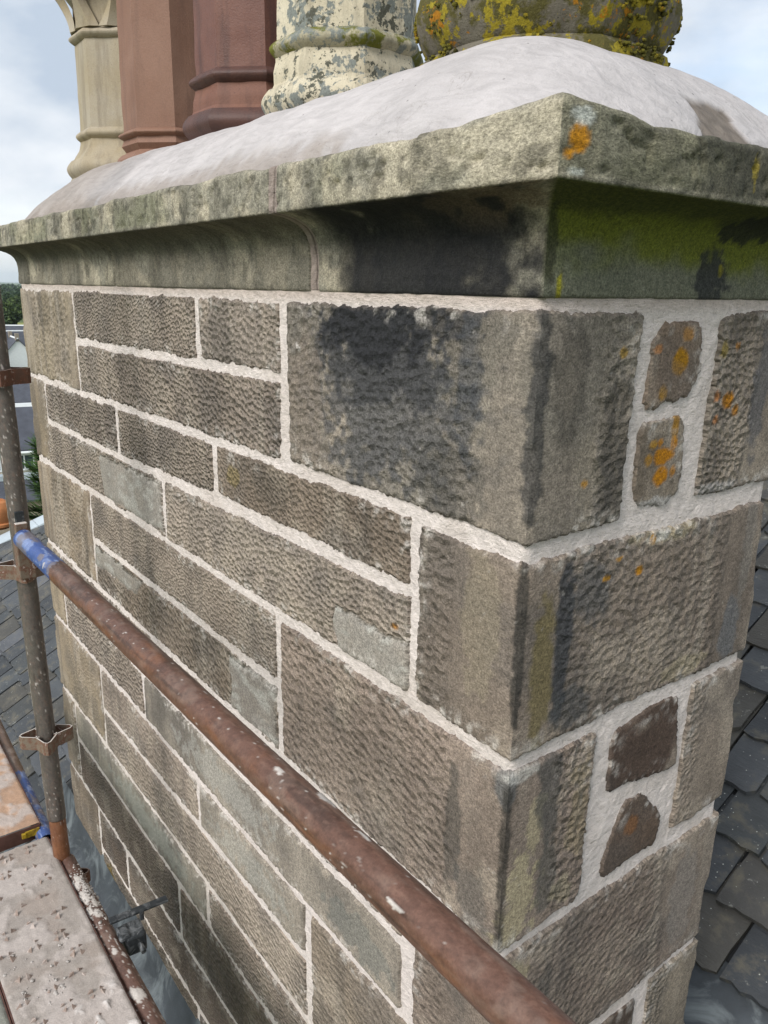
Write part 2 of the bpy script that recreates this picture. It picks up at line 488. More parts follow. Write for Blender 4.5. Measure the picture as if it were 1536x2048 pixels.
# ------------------------------------------------------------------ the chimney stack
L, W = 2.66, 0.645

def wrap(t, h, z, b=0.03):
    """unrolled wall coordinate t (0 at the near corner), outset h, height z -> xyz, mitred at the corners"""
    t, h, z = np.broadcast_arrays(np.asarray(t, float), np.asarray(h, float), np.asarray(z, float))
    x = np.empty_like(t); y = np.empty_like(t)
    cl = lambda q: np.clip(q, 0, 1)
    a = t < -L
    d = -L - t[a]; x[a] = -L - h[a]; y[a] = d - h[a] * cl(1 - d / b)
    a = (t >= -L) & (t <= 0)
    q = t[a]; x[a] = q - h[a] * cl(1 - (q + L) / b) + h[a] * cl(1 + q / b); y[a] = -h[a]
    a = (t > 0) & (t <= W)
    q = t[a]; x[a] = h[a]; y[a] = q - h[a] * cl(1 - q / b) + h[a] * cl(1 - (W - q) / b)
    a = t > W
    d = t[a] - W; y[a] = W + h[a]; x[a] = -d + h[a] * cl(1 - d / b)
    return np.stack([x, y, z], -1)

def cam_dist(t, z):
    p = wrap(np.array([t]), np.array([0.0]), np.array([z]))[0]
    return float(np.linalg.norm(p - CAM))

stack = empty('chimney_stack', (-1.33, 0.32, -2.6), 'large sandstone chimney stack with fresh white lime pointing and a projecting cornice', 'chimney')

MORT = S('#ded4cd')
LIME = S('#c9c3bb')
SOOT = S('#2b2c2e')
seed_no = [100]

def spot(col, u, z, lst, seed=5):
    for (cu, cz, ru, rz, hexc, st, rag) in lst:
        q = np.sqrt(((u - cu) / ru) ** 2 + ((z - cz) / rz) ** 2)
        q = q + (fbm(u * 55, z * 55, seed, 4) - 0.5) * 2 * rag + (fbm(u * 14, z * 14, seed + 9, 3) - 0.5) * rag
        col = mixc(col, S(hexc), sst(1.08, 0.78, q) * st)
    return col

def stone(poly, mat, hexc, name='stone', hs=0.003, tool=1.0, margin=None, streak=0.5, spots=(), smear=0.65, rag=0.0056, patch=(), dark=0.0, res=0.0033, warm=0.5):
    """one block of the wall: a worn height field that dips under the pointing along a ragged edge"""
    if len(poly) == 4 and np.isscalar(poly[0]):
        a, b, c, d = poly
        poly = [(a, c), (b, c), (b, d), (a, d)]
    poly = np.array(poly, float)
    seed_no[0] += 7
    sd = seed_no[0]
    u0, z0 = poly.min(0) - 0.006
    u1, z1 = poly.max(0) + 0.006
    near = min(cam_dist(min(max(0.0, u0), u1), z1), cam_dist(min(max(0.0, u0), u1), (z0 + z1) / 2))
    st = res * max(0.95, near)
    nu, nz = max(8, int((u1 - u0) / st)), max(8, int((z1 - z0) / st))
    us = np.linspace(u0, u1, nu)
    for brk in (-L, 0.0, W):                         # keep a column of vertices on every arris
        if u0 < brk < u1:
            us[np.argmin(np.abs(us - brk))] = brk
    u, z = np.meshgrid(us, np.linspace(z0, z1, nz))
    d = np.full(u.shape, 9.0)
    for i in range(len(poly)):
        p, q = poly[i], poly[(i + 1) % len(poly)]
        e = q - p; l = np.hypot(*e)
        di = ((u - p[0]) * -e[1] + (z - p[1]) * e[0]) / l
        d = np.minimum(d, di) - 0.25 * np.exp(-np.abs(d - di) / 0.006) * 0.006     # slightly rounded block corners
    dn = d + (fbm(u * 160, z * 160, sd, 3) - 0.5) * 1.4 * rag + (fbm(u * 45, z * 45, sd + 1, 3) - 0.5) * 1.4 * rag + (fbm(u * 12, z * 12, sd + 3, 3) - 0.5) * 1.8 * rag
    h = -0.013 + (0.0180 + hs) * sst(-0.0028, 0.0067, dn)
    h = h + (fbm(u * 6, z * 6, sd + 5, 3) - 0.5) * 0.0035 + (fbm(u * 30, z * 30, sd + 6, 3) - 0.5) * 0.002
    # arris wear
    for brk in (-L, 0.0, W):
        if u0 < brk < u1:
            g = np.exp(-((u - brk) / 0.007) ** 2)
            h = h - g * (0.001 + 0.006 * sst(0.45, 0.8, fbm(z * 14 + 3, z * 0, sd + 8, 4)))
    tl = np.full(u.shape, float(tool))
    mg = margin if margin is not None else []
    mm = np.zeros(u.shape)
    for (a, b) in mg:                                 # smooth drafted margins
        jag = (fbm(z * 30, u * 20, sd + 2, 4) - 0.5) * 0.045
        mm = np.maximum(mm, sst(a - 0.022, a + .006, u + jag) * sst(b + 0.022, b - .006, u + jag))
    tl = tl * (1 - mm) * (0.65 + 0.6 * fbm(u * 9, z * 9, sd + 12, 3))
    h = h - (1 - mm) * 0.0015 * tool
    base = S(hexc) * np.array([1.11, 1.065, 1.015])
    n1, n2, n3 = fbm(u * 5, z * 5, sd + 20, 4), fbm(u * 32, z * 32, sd + 21, 4), fbm(u * 3.2, z * 3.2, sd + 22, 3)
    col = base[None, None] * (0.36 + 0.70 * n1 + 0.30 * n2 + 0.28 * fbm(u * 100, z * 100, sd + 19, 3))[..., None]
    col = mixc(col, S('#897d70'), sst(0.45, 0.75, n3) * warm)
    col = mixc(col, S('#5d5955'), sst(0.50, 0.70, fbm(u * 6.5, z * 8, sd + 18, 4)) * 0.38)
    col = mixc(col, S('#a89c8c'), sst(0.58, 0.74, fbm(u * 9, z * 11, sd + 17, 4)) * 0.45)
    wv = (fbm(z * 4, u * 3, sd + 23, 3) - 0.5) * 0.05
    sk = fbm((u + wv) * 16, z * 1.7, sd + 24, 4)
    col = mixc(col, S('#514d48'), sst(0.50, 0.74, sk) * streak * 0.62)
    sk2 = fbm((u + wv) * 24 + 50, z * 2.2, sd + 25, 4)
    col = mixc(col, S('#a2988a'), sst(0.58, 0.78, sk2) * streak * 0.7)
    col = col * (1 - dark)
    for (pts, pc) in patch:                           # smooth mortar repairs set in the face
        pts = np.array(pts, float); dp = np.full(u.shape, 9.0)
        for i in range(len(pts)):
            p, q = pts[i], pts[(i + 1) % len(pts)]; e = q - p
            dp = np.minimum(dp, ((u - p[0]) * -e[1] + (z - p[1]) * e[0]) / np.hypot(*e))
        dp = dp + (fbm(u * 22, z * 22, sd + 31, 4) - 0.5) * 0.03
        mk = sst(-0.002, 0.004, dp)
        col = mixc(col, S(pc) * 1.0, mk * (0.45 + 0.45 * n2))
        col = mixc(col, S('#a5a39b'), mk * sst(0.52, 0.7, fbm(u * 20, z * 45, sd + 33, 4)) * 0.7)
        tl = tl * (1 - mk)
        h = h + mk * 0.003 * sst(0, 0.012, dp) - 0.0035 * np.exp(-(dp / 0.003) ** 2)
    col = spot(col, u, z, spots, sd)
    ed = sst(0.045, 0.004, dn) * sst(0.50, 0.66, fbm(u * 75, z * 75, sd + 26, 4)) * sst(0.42, 0.60, fbm(u * 9, z * 9, sd + 27, 3))
    col = mixc(col, LIME, ed * smear)
    fl = sst(0.86, 0.90, fbm(u * 130, z * 130, sd + 28, 2)) * sst(0.5, 0.65, fbm(u * 7, z * 7, sd + 29, 3))
    col = mixc(col, LIME, fl * 0.3)
    gr = sst(0.010, 0.004, dn)
    col = mixc(col, S('#6b625a'), gr * 0.35)
    return grid_obj(name, wrap(u, h, z), mat, stack, np.stack([u, z], -1), col, np.clip(tl, 0, 1.2), keep=(d > -0.006))

# ---- pointing: one worn sheet behind all the blocks
def mortar():
    tn = np.concatenate([np.linspace(-L - W, -L - 0.12, 20)[:-1], -np.geomspace(L + 0.12, 0.35, 300), np.linspace(-0.345, W + 0.12, 205), np.linspace(W + 0.12, W + L, 40)[1:]])
    for brk in (-L, 0.0, W):
        tn[np.argmin(np.abs(tn - brk))] = brk
    t, z = np.meshgrid(tn, np.linspace(-2.62, 0.003, 400))
    h = 0.0022 + (fbm(t * 45, z * 45, 1, 4) - 0.5) * 0.003 + (fbm(t * 12, z * 12, 2, 3) - 0.5) * 0.002
    for brk in (-L, 0.0, W):
        h = h - np.exp(-((t - brk) / 0.006) ** 2) * 0.004
    n1, n2 = fbm(t * 7, z * 7, 3, 4), fbm(t * 45, z * 45, 4, 4)
    col = MORT[None, None] * (0.90 + 0.16 * n1 + 0.08 * n2)[..., None]
    col = mixc(col, S('#c2b3a8'), sst(-0.024, -0.004, z) * (0.55 + 0.4 * n2))
    col = mixc(col, S('#c4b8ae'), sst(0.54, 0.72, n1) * 0.4)
    grid_obj('lime_pointing', wrap(t, h, z), M_MORTAR, stack, np.stack([t, z], -1), col)
mortar()

G = '#8b8278'; G2 = '#857c73'; G3 = '#948b81'; GR = '#858077'; DK = '#5b4f47'; BR = '#80735f'
E_ = 0.10
FQ = dict(name='quoin')
# course 1 ----------------------------------------------------------------
stone((-L - E_, -2.003, -.338, -.014), M_COARSE, '#8b8272', streak=.9, margin=[(-L - .2, -2.52), (-2.06, -1.9)], tool=.7, **FQ)
stone([(-1.988, -.168), (-1.052, -.164), (-1.052, -.014), (-1.988, -.014)], M_FINE, G)
stone([(-1.036, -.160), (-.662, -.158), (-.662, -.018), (-1.036, -.014)], M_FINE, G3)
stone([(-1.985, -.336), (-.664, -.332), (-.664, -.172), (-1.985, -.182)], M_FINE, G2, streak=.6)
stone([(-.634, -.330), (0, -.336), (.203, -.332), (.212, -.014), (-.634, -.014)], M_COARSE, '#76726a', streak=.65, margin=[(-.085, .12)], hs=.005, spots=[
    (-.33, -.15, .24, .17, '#4b4c4e', .72, .6), (-.33, -.09, .20, .10, '#37383a', .75, .6), (-.35, -.055, .15, .055, '#242528', .85, .5), (-.22, -.040, .12, .035, '#2b2c2e', .75, .5),
    (-.15, -.27, .10, .07, '#4f4d49', .6, .5), (-.12, -.12, .03, .12, '#47494c', .6, .4), (-.57, -.22, .0700, .16, '#81766a', .6, .4),
    (-.045, -.2, .0350, .14, '#7a7268', .6, .4), (.004, -.16, .016, .16, '#343536', .75, .6), (.06, -.12, .0350, .10, '#4a4640', .6, .5), (.17, -.2, .0400, .12, '#403c36', .6, .6),
    (.11, -.25, .0300, .08, '#8a8172', .5, .5), (-.59, -.10, .014, .010, '#c4beb8', .7, 1.3), (.168, -.073, .0108, .009, '#9a7a2a', .8, .3), (.105, -.255, .0090, .006, '#a07420', .8, .3)], **FQ)
stone([(.232, -.152), (.242, -.162), (.346, -.152), (.376, -.108), (.368, -.034), (.350, -.026), (.262, -.030), (.236, -.060)], M_PLAIN, '#77695c', name='pinning_stone', tool=.25, hs=.002, spots=[
    (.315, -.091, .0207, .021, '#9a6f12', 1, .28), (.33, -.050, .0216, .011, '#a3763a', .75, .45), (.276, -.137, .0126, .012, '#9c7526', .85, .4), (.254, -.071, .0108, .008, '#b07a4a', .8, .4), (.30, -.12, .0500, .03, '#6b5f54', .4, .5)])
stone([(.226, -.300), (.238, -.322), (.326, -.326), (.362, -.306), (.352, -.178), (.336, -.166), (.240, -.178), (.226, -.20)], M_PLAIN, '#625a50', name='pinning_stone', tool=.25, hs=.002, spots=[
    (.294, -.237, .0270, .018, '#a8700f', 1, .32), (.297, -.269, .0216, .018, '#a8700f', 1, .35), (.268, -.216, .0126, .009, '#9b7420', .9, .3), (.286, -.214, .0090, .007, '#a8700f', .9, .3), (.322, -.191, .0108, .026, '#9c7220', .9, .4),
    (.322, -.218, .0090, .010, '#a8700f', .9, .3), (.259, -.24, .0126, .012, '#9c7220', .9, .4), (.328, -.265, .0090, .010, '#a8700f', .8, .4), (.29, -.313, .0500, .012, '#aaa7a3', .7, .5)])
stone([(.402, -.322), (W + .12, -.324), (W + .12, -.014), (.442, -.014), (.412, -.030)], M_FINE, '#716a61', tool=.6, hs=.004, margin=[(.545, W + .2)], spots=[
    (.459, -.158, .0180, .016, '#a8701a', 1, .4), (.488, -.18, .0108, .010, '#a8701a', .9, .3), (.425, -.150, .0108, .010, '#a87040', .9, .4), (.43, -.075, .0144, .012, '#8d7a34', .8, .5), (.47, -.072, .0090, .007, '#a8701a', .8, .3), (.43, -.19, .0090, .008, '#a87040', .8, .3),
    (.56, -.15, .0300, .12, '#55565a', .7, .4), (.47, -.31, .0700, .012, '#a5a19c', .7, .5)], **FQ)
# course 2 ----------------------------------------------------------------
stone((-L - E_, -2.452, -.672, -.349), M_FINE, '#857a68', streak=.8, tool=.2, margin=[(-L - .2, -2.53)], **FQ)
stone([(-2.440, -.500), (-1.662, -.498), (-1.662, -.348), (-2.432, -.349)], M_FINE, G2, streak=.6)
stone([(-1.646, -.496), (-.990, -.476), (-.990, -.348), (-1.646, -.348)], M_FINE, G)
stone([(-.970, -.472), (-.243, -.470), (-.243, -.346), (-.970, -.348)], M_FINE, '#776d62', streak=.5, spots=[(-.886, -.406, .0300, .02, '#80702f', .4, .6), (-.7, -.40, .0900, .04, '#5d564c', .5, .5)])
stone([(-2.474, -.672), (-1.322, -.672), (-1.322, -.503), (-2.445, -.512)], M_FINE, G, streak=.6, patch=[([(-1.83, -.665), (-1.33, -.660), (-1.33, -.515), (-1.86, -.527)], '#8a8780')])
stone([(-1.306, -.672), (-.238, -.668), (-.238, -.486), (-1.306, -.503)], M_FINE, G3, spots=[(-.28, -.555, .0100, .007, '#9a6a2a', .9, .4)],
      patch=[([(-.445, -.668), (-.236, -.674), (-.236, -.575), (-.468, -.580), (-.485, -.612)], '#928f88')])
stone([(-.222, -.670), (0, -.672), (W + .12, -.672), (W + .12, -.350), (0, -.352), (-.222, -.350)], M_COARSE, '#756c63', hs=.004, streak=.55, margin=[(-.135, .075), (.525, W + .2)], spots=[
    (.088, -.50, .024, .15, '#3b3d40', .9, .35), (.045, -.55, .0280, .14, '#6f6440', .75, .4), (.15, -.43, .0500, .05, '#4d4f50', .6, .5), (.115, -.62, .0500, .04, '#4a4c4d', .6, .5), (.002, -.5, .011, .19, '#2f2e2b', .85, .5), (-.07, -.47, .0450, .12, '#877d6a', .5, .4),
    (.34, -.365, .1000, .020, '#a3977c', .7, .5), (.31, -.37, .0300, .012, '#bdbab2', .8, .5), (.265, -.42, .0108, .009, '#b07a1c', 1, .3), (.296, -.372, .0108, .010, '#a8791c', .9, .5), (.182, -.417, .0108, .006, '#a8791c', .9, .3), (.21, -.39, .0108, .004, '#a8791c', .8, .4),
    (.575, -.60, .0350, .07, '#66686a', .7, .4), (.44, -.64, .0700, .02, '#9b9078', .6, .5), (.60, -.40, .0200, .18, '#7f7a73', .5, .4)], **FQ)
# course 3 ----------------------------------------------------------------
stone((-L - E_, -2.003, -1.028, -.685), M_COARSE, '#84796a', streak=.8, tool=.7, margin=[(-L - .2, -2.50), (-2.05, -1.9)], **FQ)
stone([(-1.990, -.848), (-.700, -.845), (-.700, -.684), (-1.990, -.685)], M_FINE, G, streak=.5)
stone([(-1.990, -1.029), (-.700, -1.026), (-.700, -.859), (-1.990, -.862)], M_FINE, '#7a7064', streak=.5, patch=[([(-.935, -1.02), (-.705, -1.02), (-.705, -.865), (-.945, -.872)], '#85817b'), ([(-1.99, -.945), (-1.6, -.93), (-1.53, -.868), (-1.99, -.872)], '#8a8780')])
stone([(-.683, -1.026), (0, -1.027), (.200, -1.024), (.206, -.686), (0, -.686), (-.683, -.685)], M_COARSE, '#847970', hs=.004, streak=.3, margin=[(-.118, .095)], spots=[
    (.035, -.93, .036, .09, '#a89c80', .9, 1.1), (.06, -.82, .022, .06, '#a2977c', .75, 1.1), (.09, -.76, .0300, .10, '#4c4c4a', .75, .5), (.10, -.93, .0300, .07, '#55544f', .7, .6), (.145, -.97, .0300, .03, '#9a9078', .6, .7), (.17, -.83, .0300, .09, '#8d8064', .5, .7),
    (-.004, -.72, .0200, .035, '#565a5c', .7, .4), (.000, -.86, .010, .17, '#33312d', .8, .5), (-.11, -.86, .0200, .14, '#514e49', .65, .5), (-.06, -.96, .0400, .06, '#5c5a56', .5, .6), (.02, -.70, .0300, .012, '#c6c4bd', .5, .5)], **FQ)
stone([(.246, -.830), (.300, -.842), (.446, -.862), (.462, -.845), (.440, -.700), (.40, -.690), (.250, -.704), (.236, -.745)], M_PLAIN, '#54473f', name='pinning_stone', tool=.3, hs=.003, streak=.2, warm=0)
stone([(.250, -1.004), (.262, -1.018), (.424, -1.016), (.432, -.950), (.360, -.872), (.300, -.866), (.262, -.95)], M_PLAIN, '#5a4d43', name='pinning_stone', tool=.3, hs=.003, streak=.2, warm=0, spots=[(.335, -.935, .0200, .02, '#8a5a2c', .5, .8)])
stone([(.468, -1.012), (W + .12, -1.012), (W + .12, -.688), (.478, -.688)], M_FINE, '#82796f', tool=.5, hs=.004, streak=.5, margin=[(.53, W + .2)], **FQ)
# course 4 ----------------------------------------------------------------
stone((-L - E_, -2.474, -1.364, -1.041), M_FINE, '#8d8371', tool=.3, streak=.6, margin=[(-L - .2, -2.54)], **FQ)
stone((-2.458, -1.30, -1.192, -1.041), M_FINE, G2)
stone((-1.284, -.232, -1.192, -1.041), M_FINE, G)
stone((-2.458, -1.602, -1.364, -1.206), M_FINE, G, streak=.6)
stone((-1.580, -.236, -1.364, -1.206), M_FINE, GR, tool=.06, streak=.5, warm=.1, spots=[(-1.0, -1.28, .3, .05, '#a09f97', .5, .8), (-.4, -1.30, .12, .05, '#6a6c66', .6, .8)])
stone([(-.202, -1.362), (0, -1.362), (W + .12, -1.362), (W + .12, -1.020), (0, -1.041), (-.202, -1.041)], M_COARSE, '#7b7168', hs=.004, streak=.45, tool=.6, margin=[(-.10, .06), (.48, W + .2)], spots=[
    (.04, -1.12, .035, .06, '#988e70', .6, .6), (.11, -1.2, .04, .1, '#5b5750', .5, .6), (.3, -1.18, .12, .1, '#776a60', .5, .5), (.55, -1.2, .05, .12, '#85807a', .5, .4)], **FQ)
# course 5 ----------------------------------------------------------------
stone((-L - E_, -2.064, -1.709, -1.377), M_FINE, '#857b6b', tool=.4, streak=.7, margin=[(-L - .2, -2.5), (-2.09, -1.9)], **FQ)
stone([(-2.050, -1.546), (-1.192, -1.526), (-1.192, -1.377), (-2.050, -1.377)], M_FINE, G2, tool=.6, streak=.7)
stone([(-1.178, -1.524), (-.590, -1.520), (-.590, -1.377), (-1.178, -1.377)], M_FINE, GR, tool=.1, streak=.5, warm=.2, spots=[(-.9, -1.45, .2, .05, '#9c9d96', .4, .8)])
stone([(-2.050, -1.709), (-.590, -1.709), (-.590, -1.534), (-2.050, -1.560)], M_FINE, G3, streak=.3)
stone((-.567, .200, -1.709, -1.377), M_COARSE, '#7d7468', hs=.004, tool=.6, streak=.5, margin=[(-.1, .09)], **FQ)
stone([(.236, -1.60), (.428, -1.60), (.432, -1.392), (.236, -1.384)], M_PLAIN, '#4f443c', name='pinning_stone', tool=.3, hs=.002, streak=.2, warm=0)
stone((.466, W + .12, -1.70, -1.372), M_FINE, '#827a6e', tool=.4, streak=.4, margin=[(.54, W + .2)], **FQ)
# course 6 and below --------------------------------------------------------
stone((-L - E_, -2.486, -2.098, -1.722), M_FINE, '#7f7566', tool=.4, streak=.6, margin=[(-L - .2, -2.55)], **FQ)
stone([(-2.470, -1.878), (-1.168, -1.868), (-1.168, -1.722), (-2.470, -1.722)], M_FINE, '#7a776f', tool=.08, streak=.6, warm=.1, spots=[(-1.6, -1.8, .4, .05, '#94978f', .5, .8)])
stone((-1.150, -.20, -1.870, -1.722), M_FINE, G2)
stone([(-2.470, -2.098), (-1.404, -2.098), (-1.404, -1.884), (-2.470, -1.896)], M_FINE, '#675d55', streak=.4)
stone((-1.385, -.20, -2.098, -1.884), M_FINE, '#756b60')
stone((-.184, .42, -2.098, -1.722), M_COARSE, G, **FQ)
stone((-L - E_, -2.276, -2.45, -2.112), M_FINE, '#766c60', tool=.4, streak=.6, **FQ)
stone((-2.256, -1.936, -2.298, -2.112), M_FINE, '#6b6057', streak=.3)
stone((-1.920, -1.0, -2.298, -2.112), M_FINE, '#6a6057', streak=.3)
stone((-.985, -.40, -2.298, -2.112), M_FINE, '#6f665c')
stone((-.385, .3, -2.45, -2.112), M_FINE, G2, **FQ)
stone((-2.256, -1.30, -2.47, -2.312), M_FINE, '#6d6459', spots=[(-2.15, -2.40, .06, .06, '#6d5a1c', .8, .5)])
stone((-1.285, -.40, -2.47, -2.312), M_FINE, '#5f5a54')

# ---- cornice: moulded blocks carried round the top of the stack
PROF = [(-.05, .001), (.002, .0005), (.006, .003), (.007, .012), (.0055, .040), (.0055, .062), (.008, .080), (.0135, .094), (.022, .105), (.034, .1135), (.050, .1200), (.066, .1242), (.078, .1262), (.0845, .1266),
        (.0878, .1270), (.0890, .1290), (.0892, .140), (.0886, .160), (.0878, .180), (.0872, .198), (.0845, .2045), (.076, .2075), (.03, .210), (-.05, .2105)]
PROF = np.array(PROF)
def resample(P, n):
    s = np.concatenate([[0], np.cumsum(np.hypot(*np.diff(P, axis=0).T))])
    q = np.linspace(0, s[-1], n)
    return np.stack([np.interp(q, s, P[:, 0]), np.interp(q, s, P[:, 1])], -1)
def cornice_stone(t0, t1, seed, nprof=120):
    st = max(.0045, .0034 * min(cam_dist(min(max(t0, 0), t1), .1), 3.0))
    ts = np.linspace(t0, t1, max(12, int((t1 - t0) / st)))
    for brk in (-L, 0.0, W):
        if t0 < brk < t1:
            ts[np.argmin(np.abs(ts - brk))] = brk
    pr = resample(PROF, nprof)
    t, p = np.meshgrid(ts, pr[:, 0]); _, zz = np.meshgrid(ts, pr[:, 1])
    s = np.linspace(0, .45, nprof)[:, None] * np.ones_like(t)
    n_a, n_b = fbm(t * 11, s * 11, seed, 4), fbm(t * 45, s * 45, seed + 1, 4)
    fas = sst(.128, .140, zz) * sst(.02, .06, p)
    p = p + (n_a - .5) * (.004 + .001 * fas) + (n_b - .5) * (.002 + .002 * fas) - sst(.60, .80, fbm(t * 80, s * 60, seed + 2, 3)) * .005 * fas
    top = sst(.150, .206, zz)
    z = zz + top * ((fbm(t * 7 + 5, t * 0, 40, 3) - .5) * .010 + (fbm(t * 28, t * 0, 41, 3) - .5) * .007 - .004 + .008 * np.exp(-(t / .09) ** 2))
    e0, e1 = np.abs(t - t0), np.abs(t - t1)
    p = p - .0018 * np.exp(-(np.minimum(e0, e1) / .0030) ** 2)
    p = np.where((e0 < 1e-9) | (e1 < 1e-9), p - .008, p)                # block ends turn into the joint
    # colour
    mot = fbm(t * 26, s * 26, seed + 5, 5); stk = fbm((t + (n_a - .5) * .04) * 20, s * 2.5, seed + 6, 4); lo = fbm(t * 4.5, s * 6, seed + 7, 3)
    gr_ = fbm(t * 100, s * 70, seed + 10, 3)
    col = S('#858173', 1.1)[None, None] * (.52 + .62 * mot + .36 * gr_)[..., None]
    col = mixc(col, S('#ada48f', 1.1), sst(.46, .62, fbm(t * 15, s * 14, seed + 8, 5)) * .62 * (.7 + .6 * gr_))
    col = mixc(col, S('#545146', 1), sst(.48, .70, stk) * .50)
    col = mixc(col, S('#6c7052'), sst(.52, .7, lo) * .40 * fas)
    col = mixc(col, S('#34332c', 1), sst(.57, .70, fbm(t * 60, s * 38, seed + 9, 4)) * .50)
    cove = 1 - sst(.1262, .1285, zz)
    right = sst(-.002, .002, t)
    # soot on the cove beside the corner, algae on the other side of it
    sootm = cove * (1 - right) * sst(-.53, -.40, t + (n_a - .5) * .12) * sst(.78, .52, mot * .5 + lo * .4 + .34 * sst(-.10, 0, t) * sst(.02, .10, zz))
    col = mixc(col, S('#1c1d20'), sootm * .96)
    col = mixc(col, S('#6b5d4e'), cove * (1 - right) * sst(-.30, -.02, t) * sst(.075, .115, zz) * sst(.42, .58, mot) * .8)
    col = mixc(col, S('#4a453c'), cove * sst(-.52, -.56, t) * sst(.07, .11, zz + (n_a - .5) * .06) * .7)  # shade under the fascia, painted into the upper part of the far cove
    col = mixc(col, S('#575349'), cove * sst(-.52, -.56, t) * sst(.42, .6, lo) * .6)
    col = mixc(col, S('#6a6c5b', 1), cove * right * .9)
    col = mixc(col, S('#666c1e', 1), cove * right * sst(.035, .085, zz + (lo - .5) * .09 + (mot - .5) * .05) * sst(.62, .40, np.abs(t - .16) + (lo - .5) * .2) * .95)
    col = mixc(col, S('#242622'), cove * right * sst(.10, .118, zz + (mot - .5) * .02) * .55)  # painted shade line where the right-hand cove meets the soffit
    col = spot(col, t, zz, [(.37, .03, .055, .045, '#2f3032', .85, .7), (.42, .10, .10, .02, '#23251f', .85, .7), (.008, .06, .012, .06, '#2c2e22', .7, .6), (.028, .012, .006, .022, '#8f8a1c', .9, .6), (.395, .045, .007, .010, '#80781e', .8, .6)], seed)
    col = mixc(col, S('#6a6853', 1), fas * right * .6)
    col = mixc(col, S('#3b3a33', 1), fas * sst(.10, .24, t + (mot - .5) * .25) * right * .75)
    col = spot(col, t, zz, [(.020, .170, .010, .017, '#b0791a', 1, .45), (.010, .152, .006, .008, '#b0791a', 1, .4), (.022, .189, .014, .010, '#c3c5bd', .8, .6), (.018, .137, .010, .006, '#b9bbb2', .8, .6), (.31, .175, .005, .024, '#8a7a24', .75, .8), (.36, .160, .006, .016, '#8a7a24', .75, .8)], seed + 3)
    tl = np.full(t.shape, .5)
    grid_obj('cornice_stone', wrap(t, p, z, .16), M_PLAIN, stack, np.stack([t, s], -1), col, tl)
for i_, (a_, b_) in enumerate([(-L - W, -L - .02 - .3), (-L - .31, -2.506), (-2.5045, -1.5755), (-1.574, -.546), (-.523, .600), (.607, W + .12), (W + .13, W + 1.4), (W + 1.41, W + L)]):
    cornice_stone(a_, b_, 200 + 31 * i_, 120 if -3 < a_ < .5 else 50)
def cornice_joints():
    tn = np.concatenate([np.linspace(-L - W, -L, 12)[:-1], np.linspace(-L, 0, 160)[:-1], np.linspace(0, W, 80), np.linspace(W, W + L, 30)[1:]])
    pr = resample(PROF, 60)
    t, p = np.meshgrid(tn, pr[:, 0]); _, z = np.meshgrid(tn, pr[:, 1])
    p = p - .008 - .004 * sst(.115, .130, z) + (fbm(t * 60, z * 60, 8, 3) - .5) * .003
    z = z - .022 * sst(.185, .205, z)
    col = S('#a89a90')[None, None] * (.8 + .4 * fbm(t * 30, z * 30, 9, 3))[..., None]
    grid_obj('joint_mortar', wrap(t, p, z - .0005, .16), M_MORTAR, stack, np.stack([t, z], -1), col)
cornice_joints()
def cracked_joint():
    pr = resample(PROF, 130)
    t, p = np.meshgrid(np.linspace(-.549, -.520, 30), pr[:, 0]); _, z = np.meshgrid(t[0], pr[:, 1])
    s_ = np.linspace(0, .45, 130)[:, None] * np.ones_like(t)
    mid = -.5335 + (fbm(s_ * 14, s_ * 0, 91, 4) - .5) * .016
    ck = np.exp(-((t - mid) / .0017) ** 2)
    p = p - .0030 + (fbm(t * 90, s_ * 90, 92, 3) - .5) * .003 - .007 * ck
    z = z - .004 * sst(.185, .205, z)
    col = S('#9a8d84')[None, None] * (.7 + .5 * fbm(t * 80, s_ * 60, 93, 4))[..., None]
    grid_obj('joint_mortar', wrap(t, p, z, .16), M_MORTAR, stack, np.stack([t, s_], -1), mixc(col, S('#2a2624'), ck * .8))
cracked_joint()

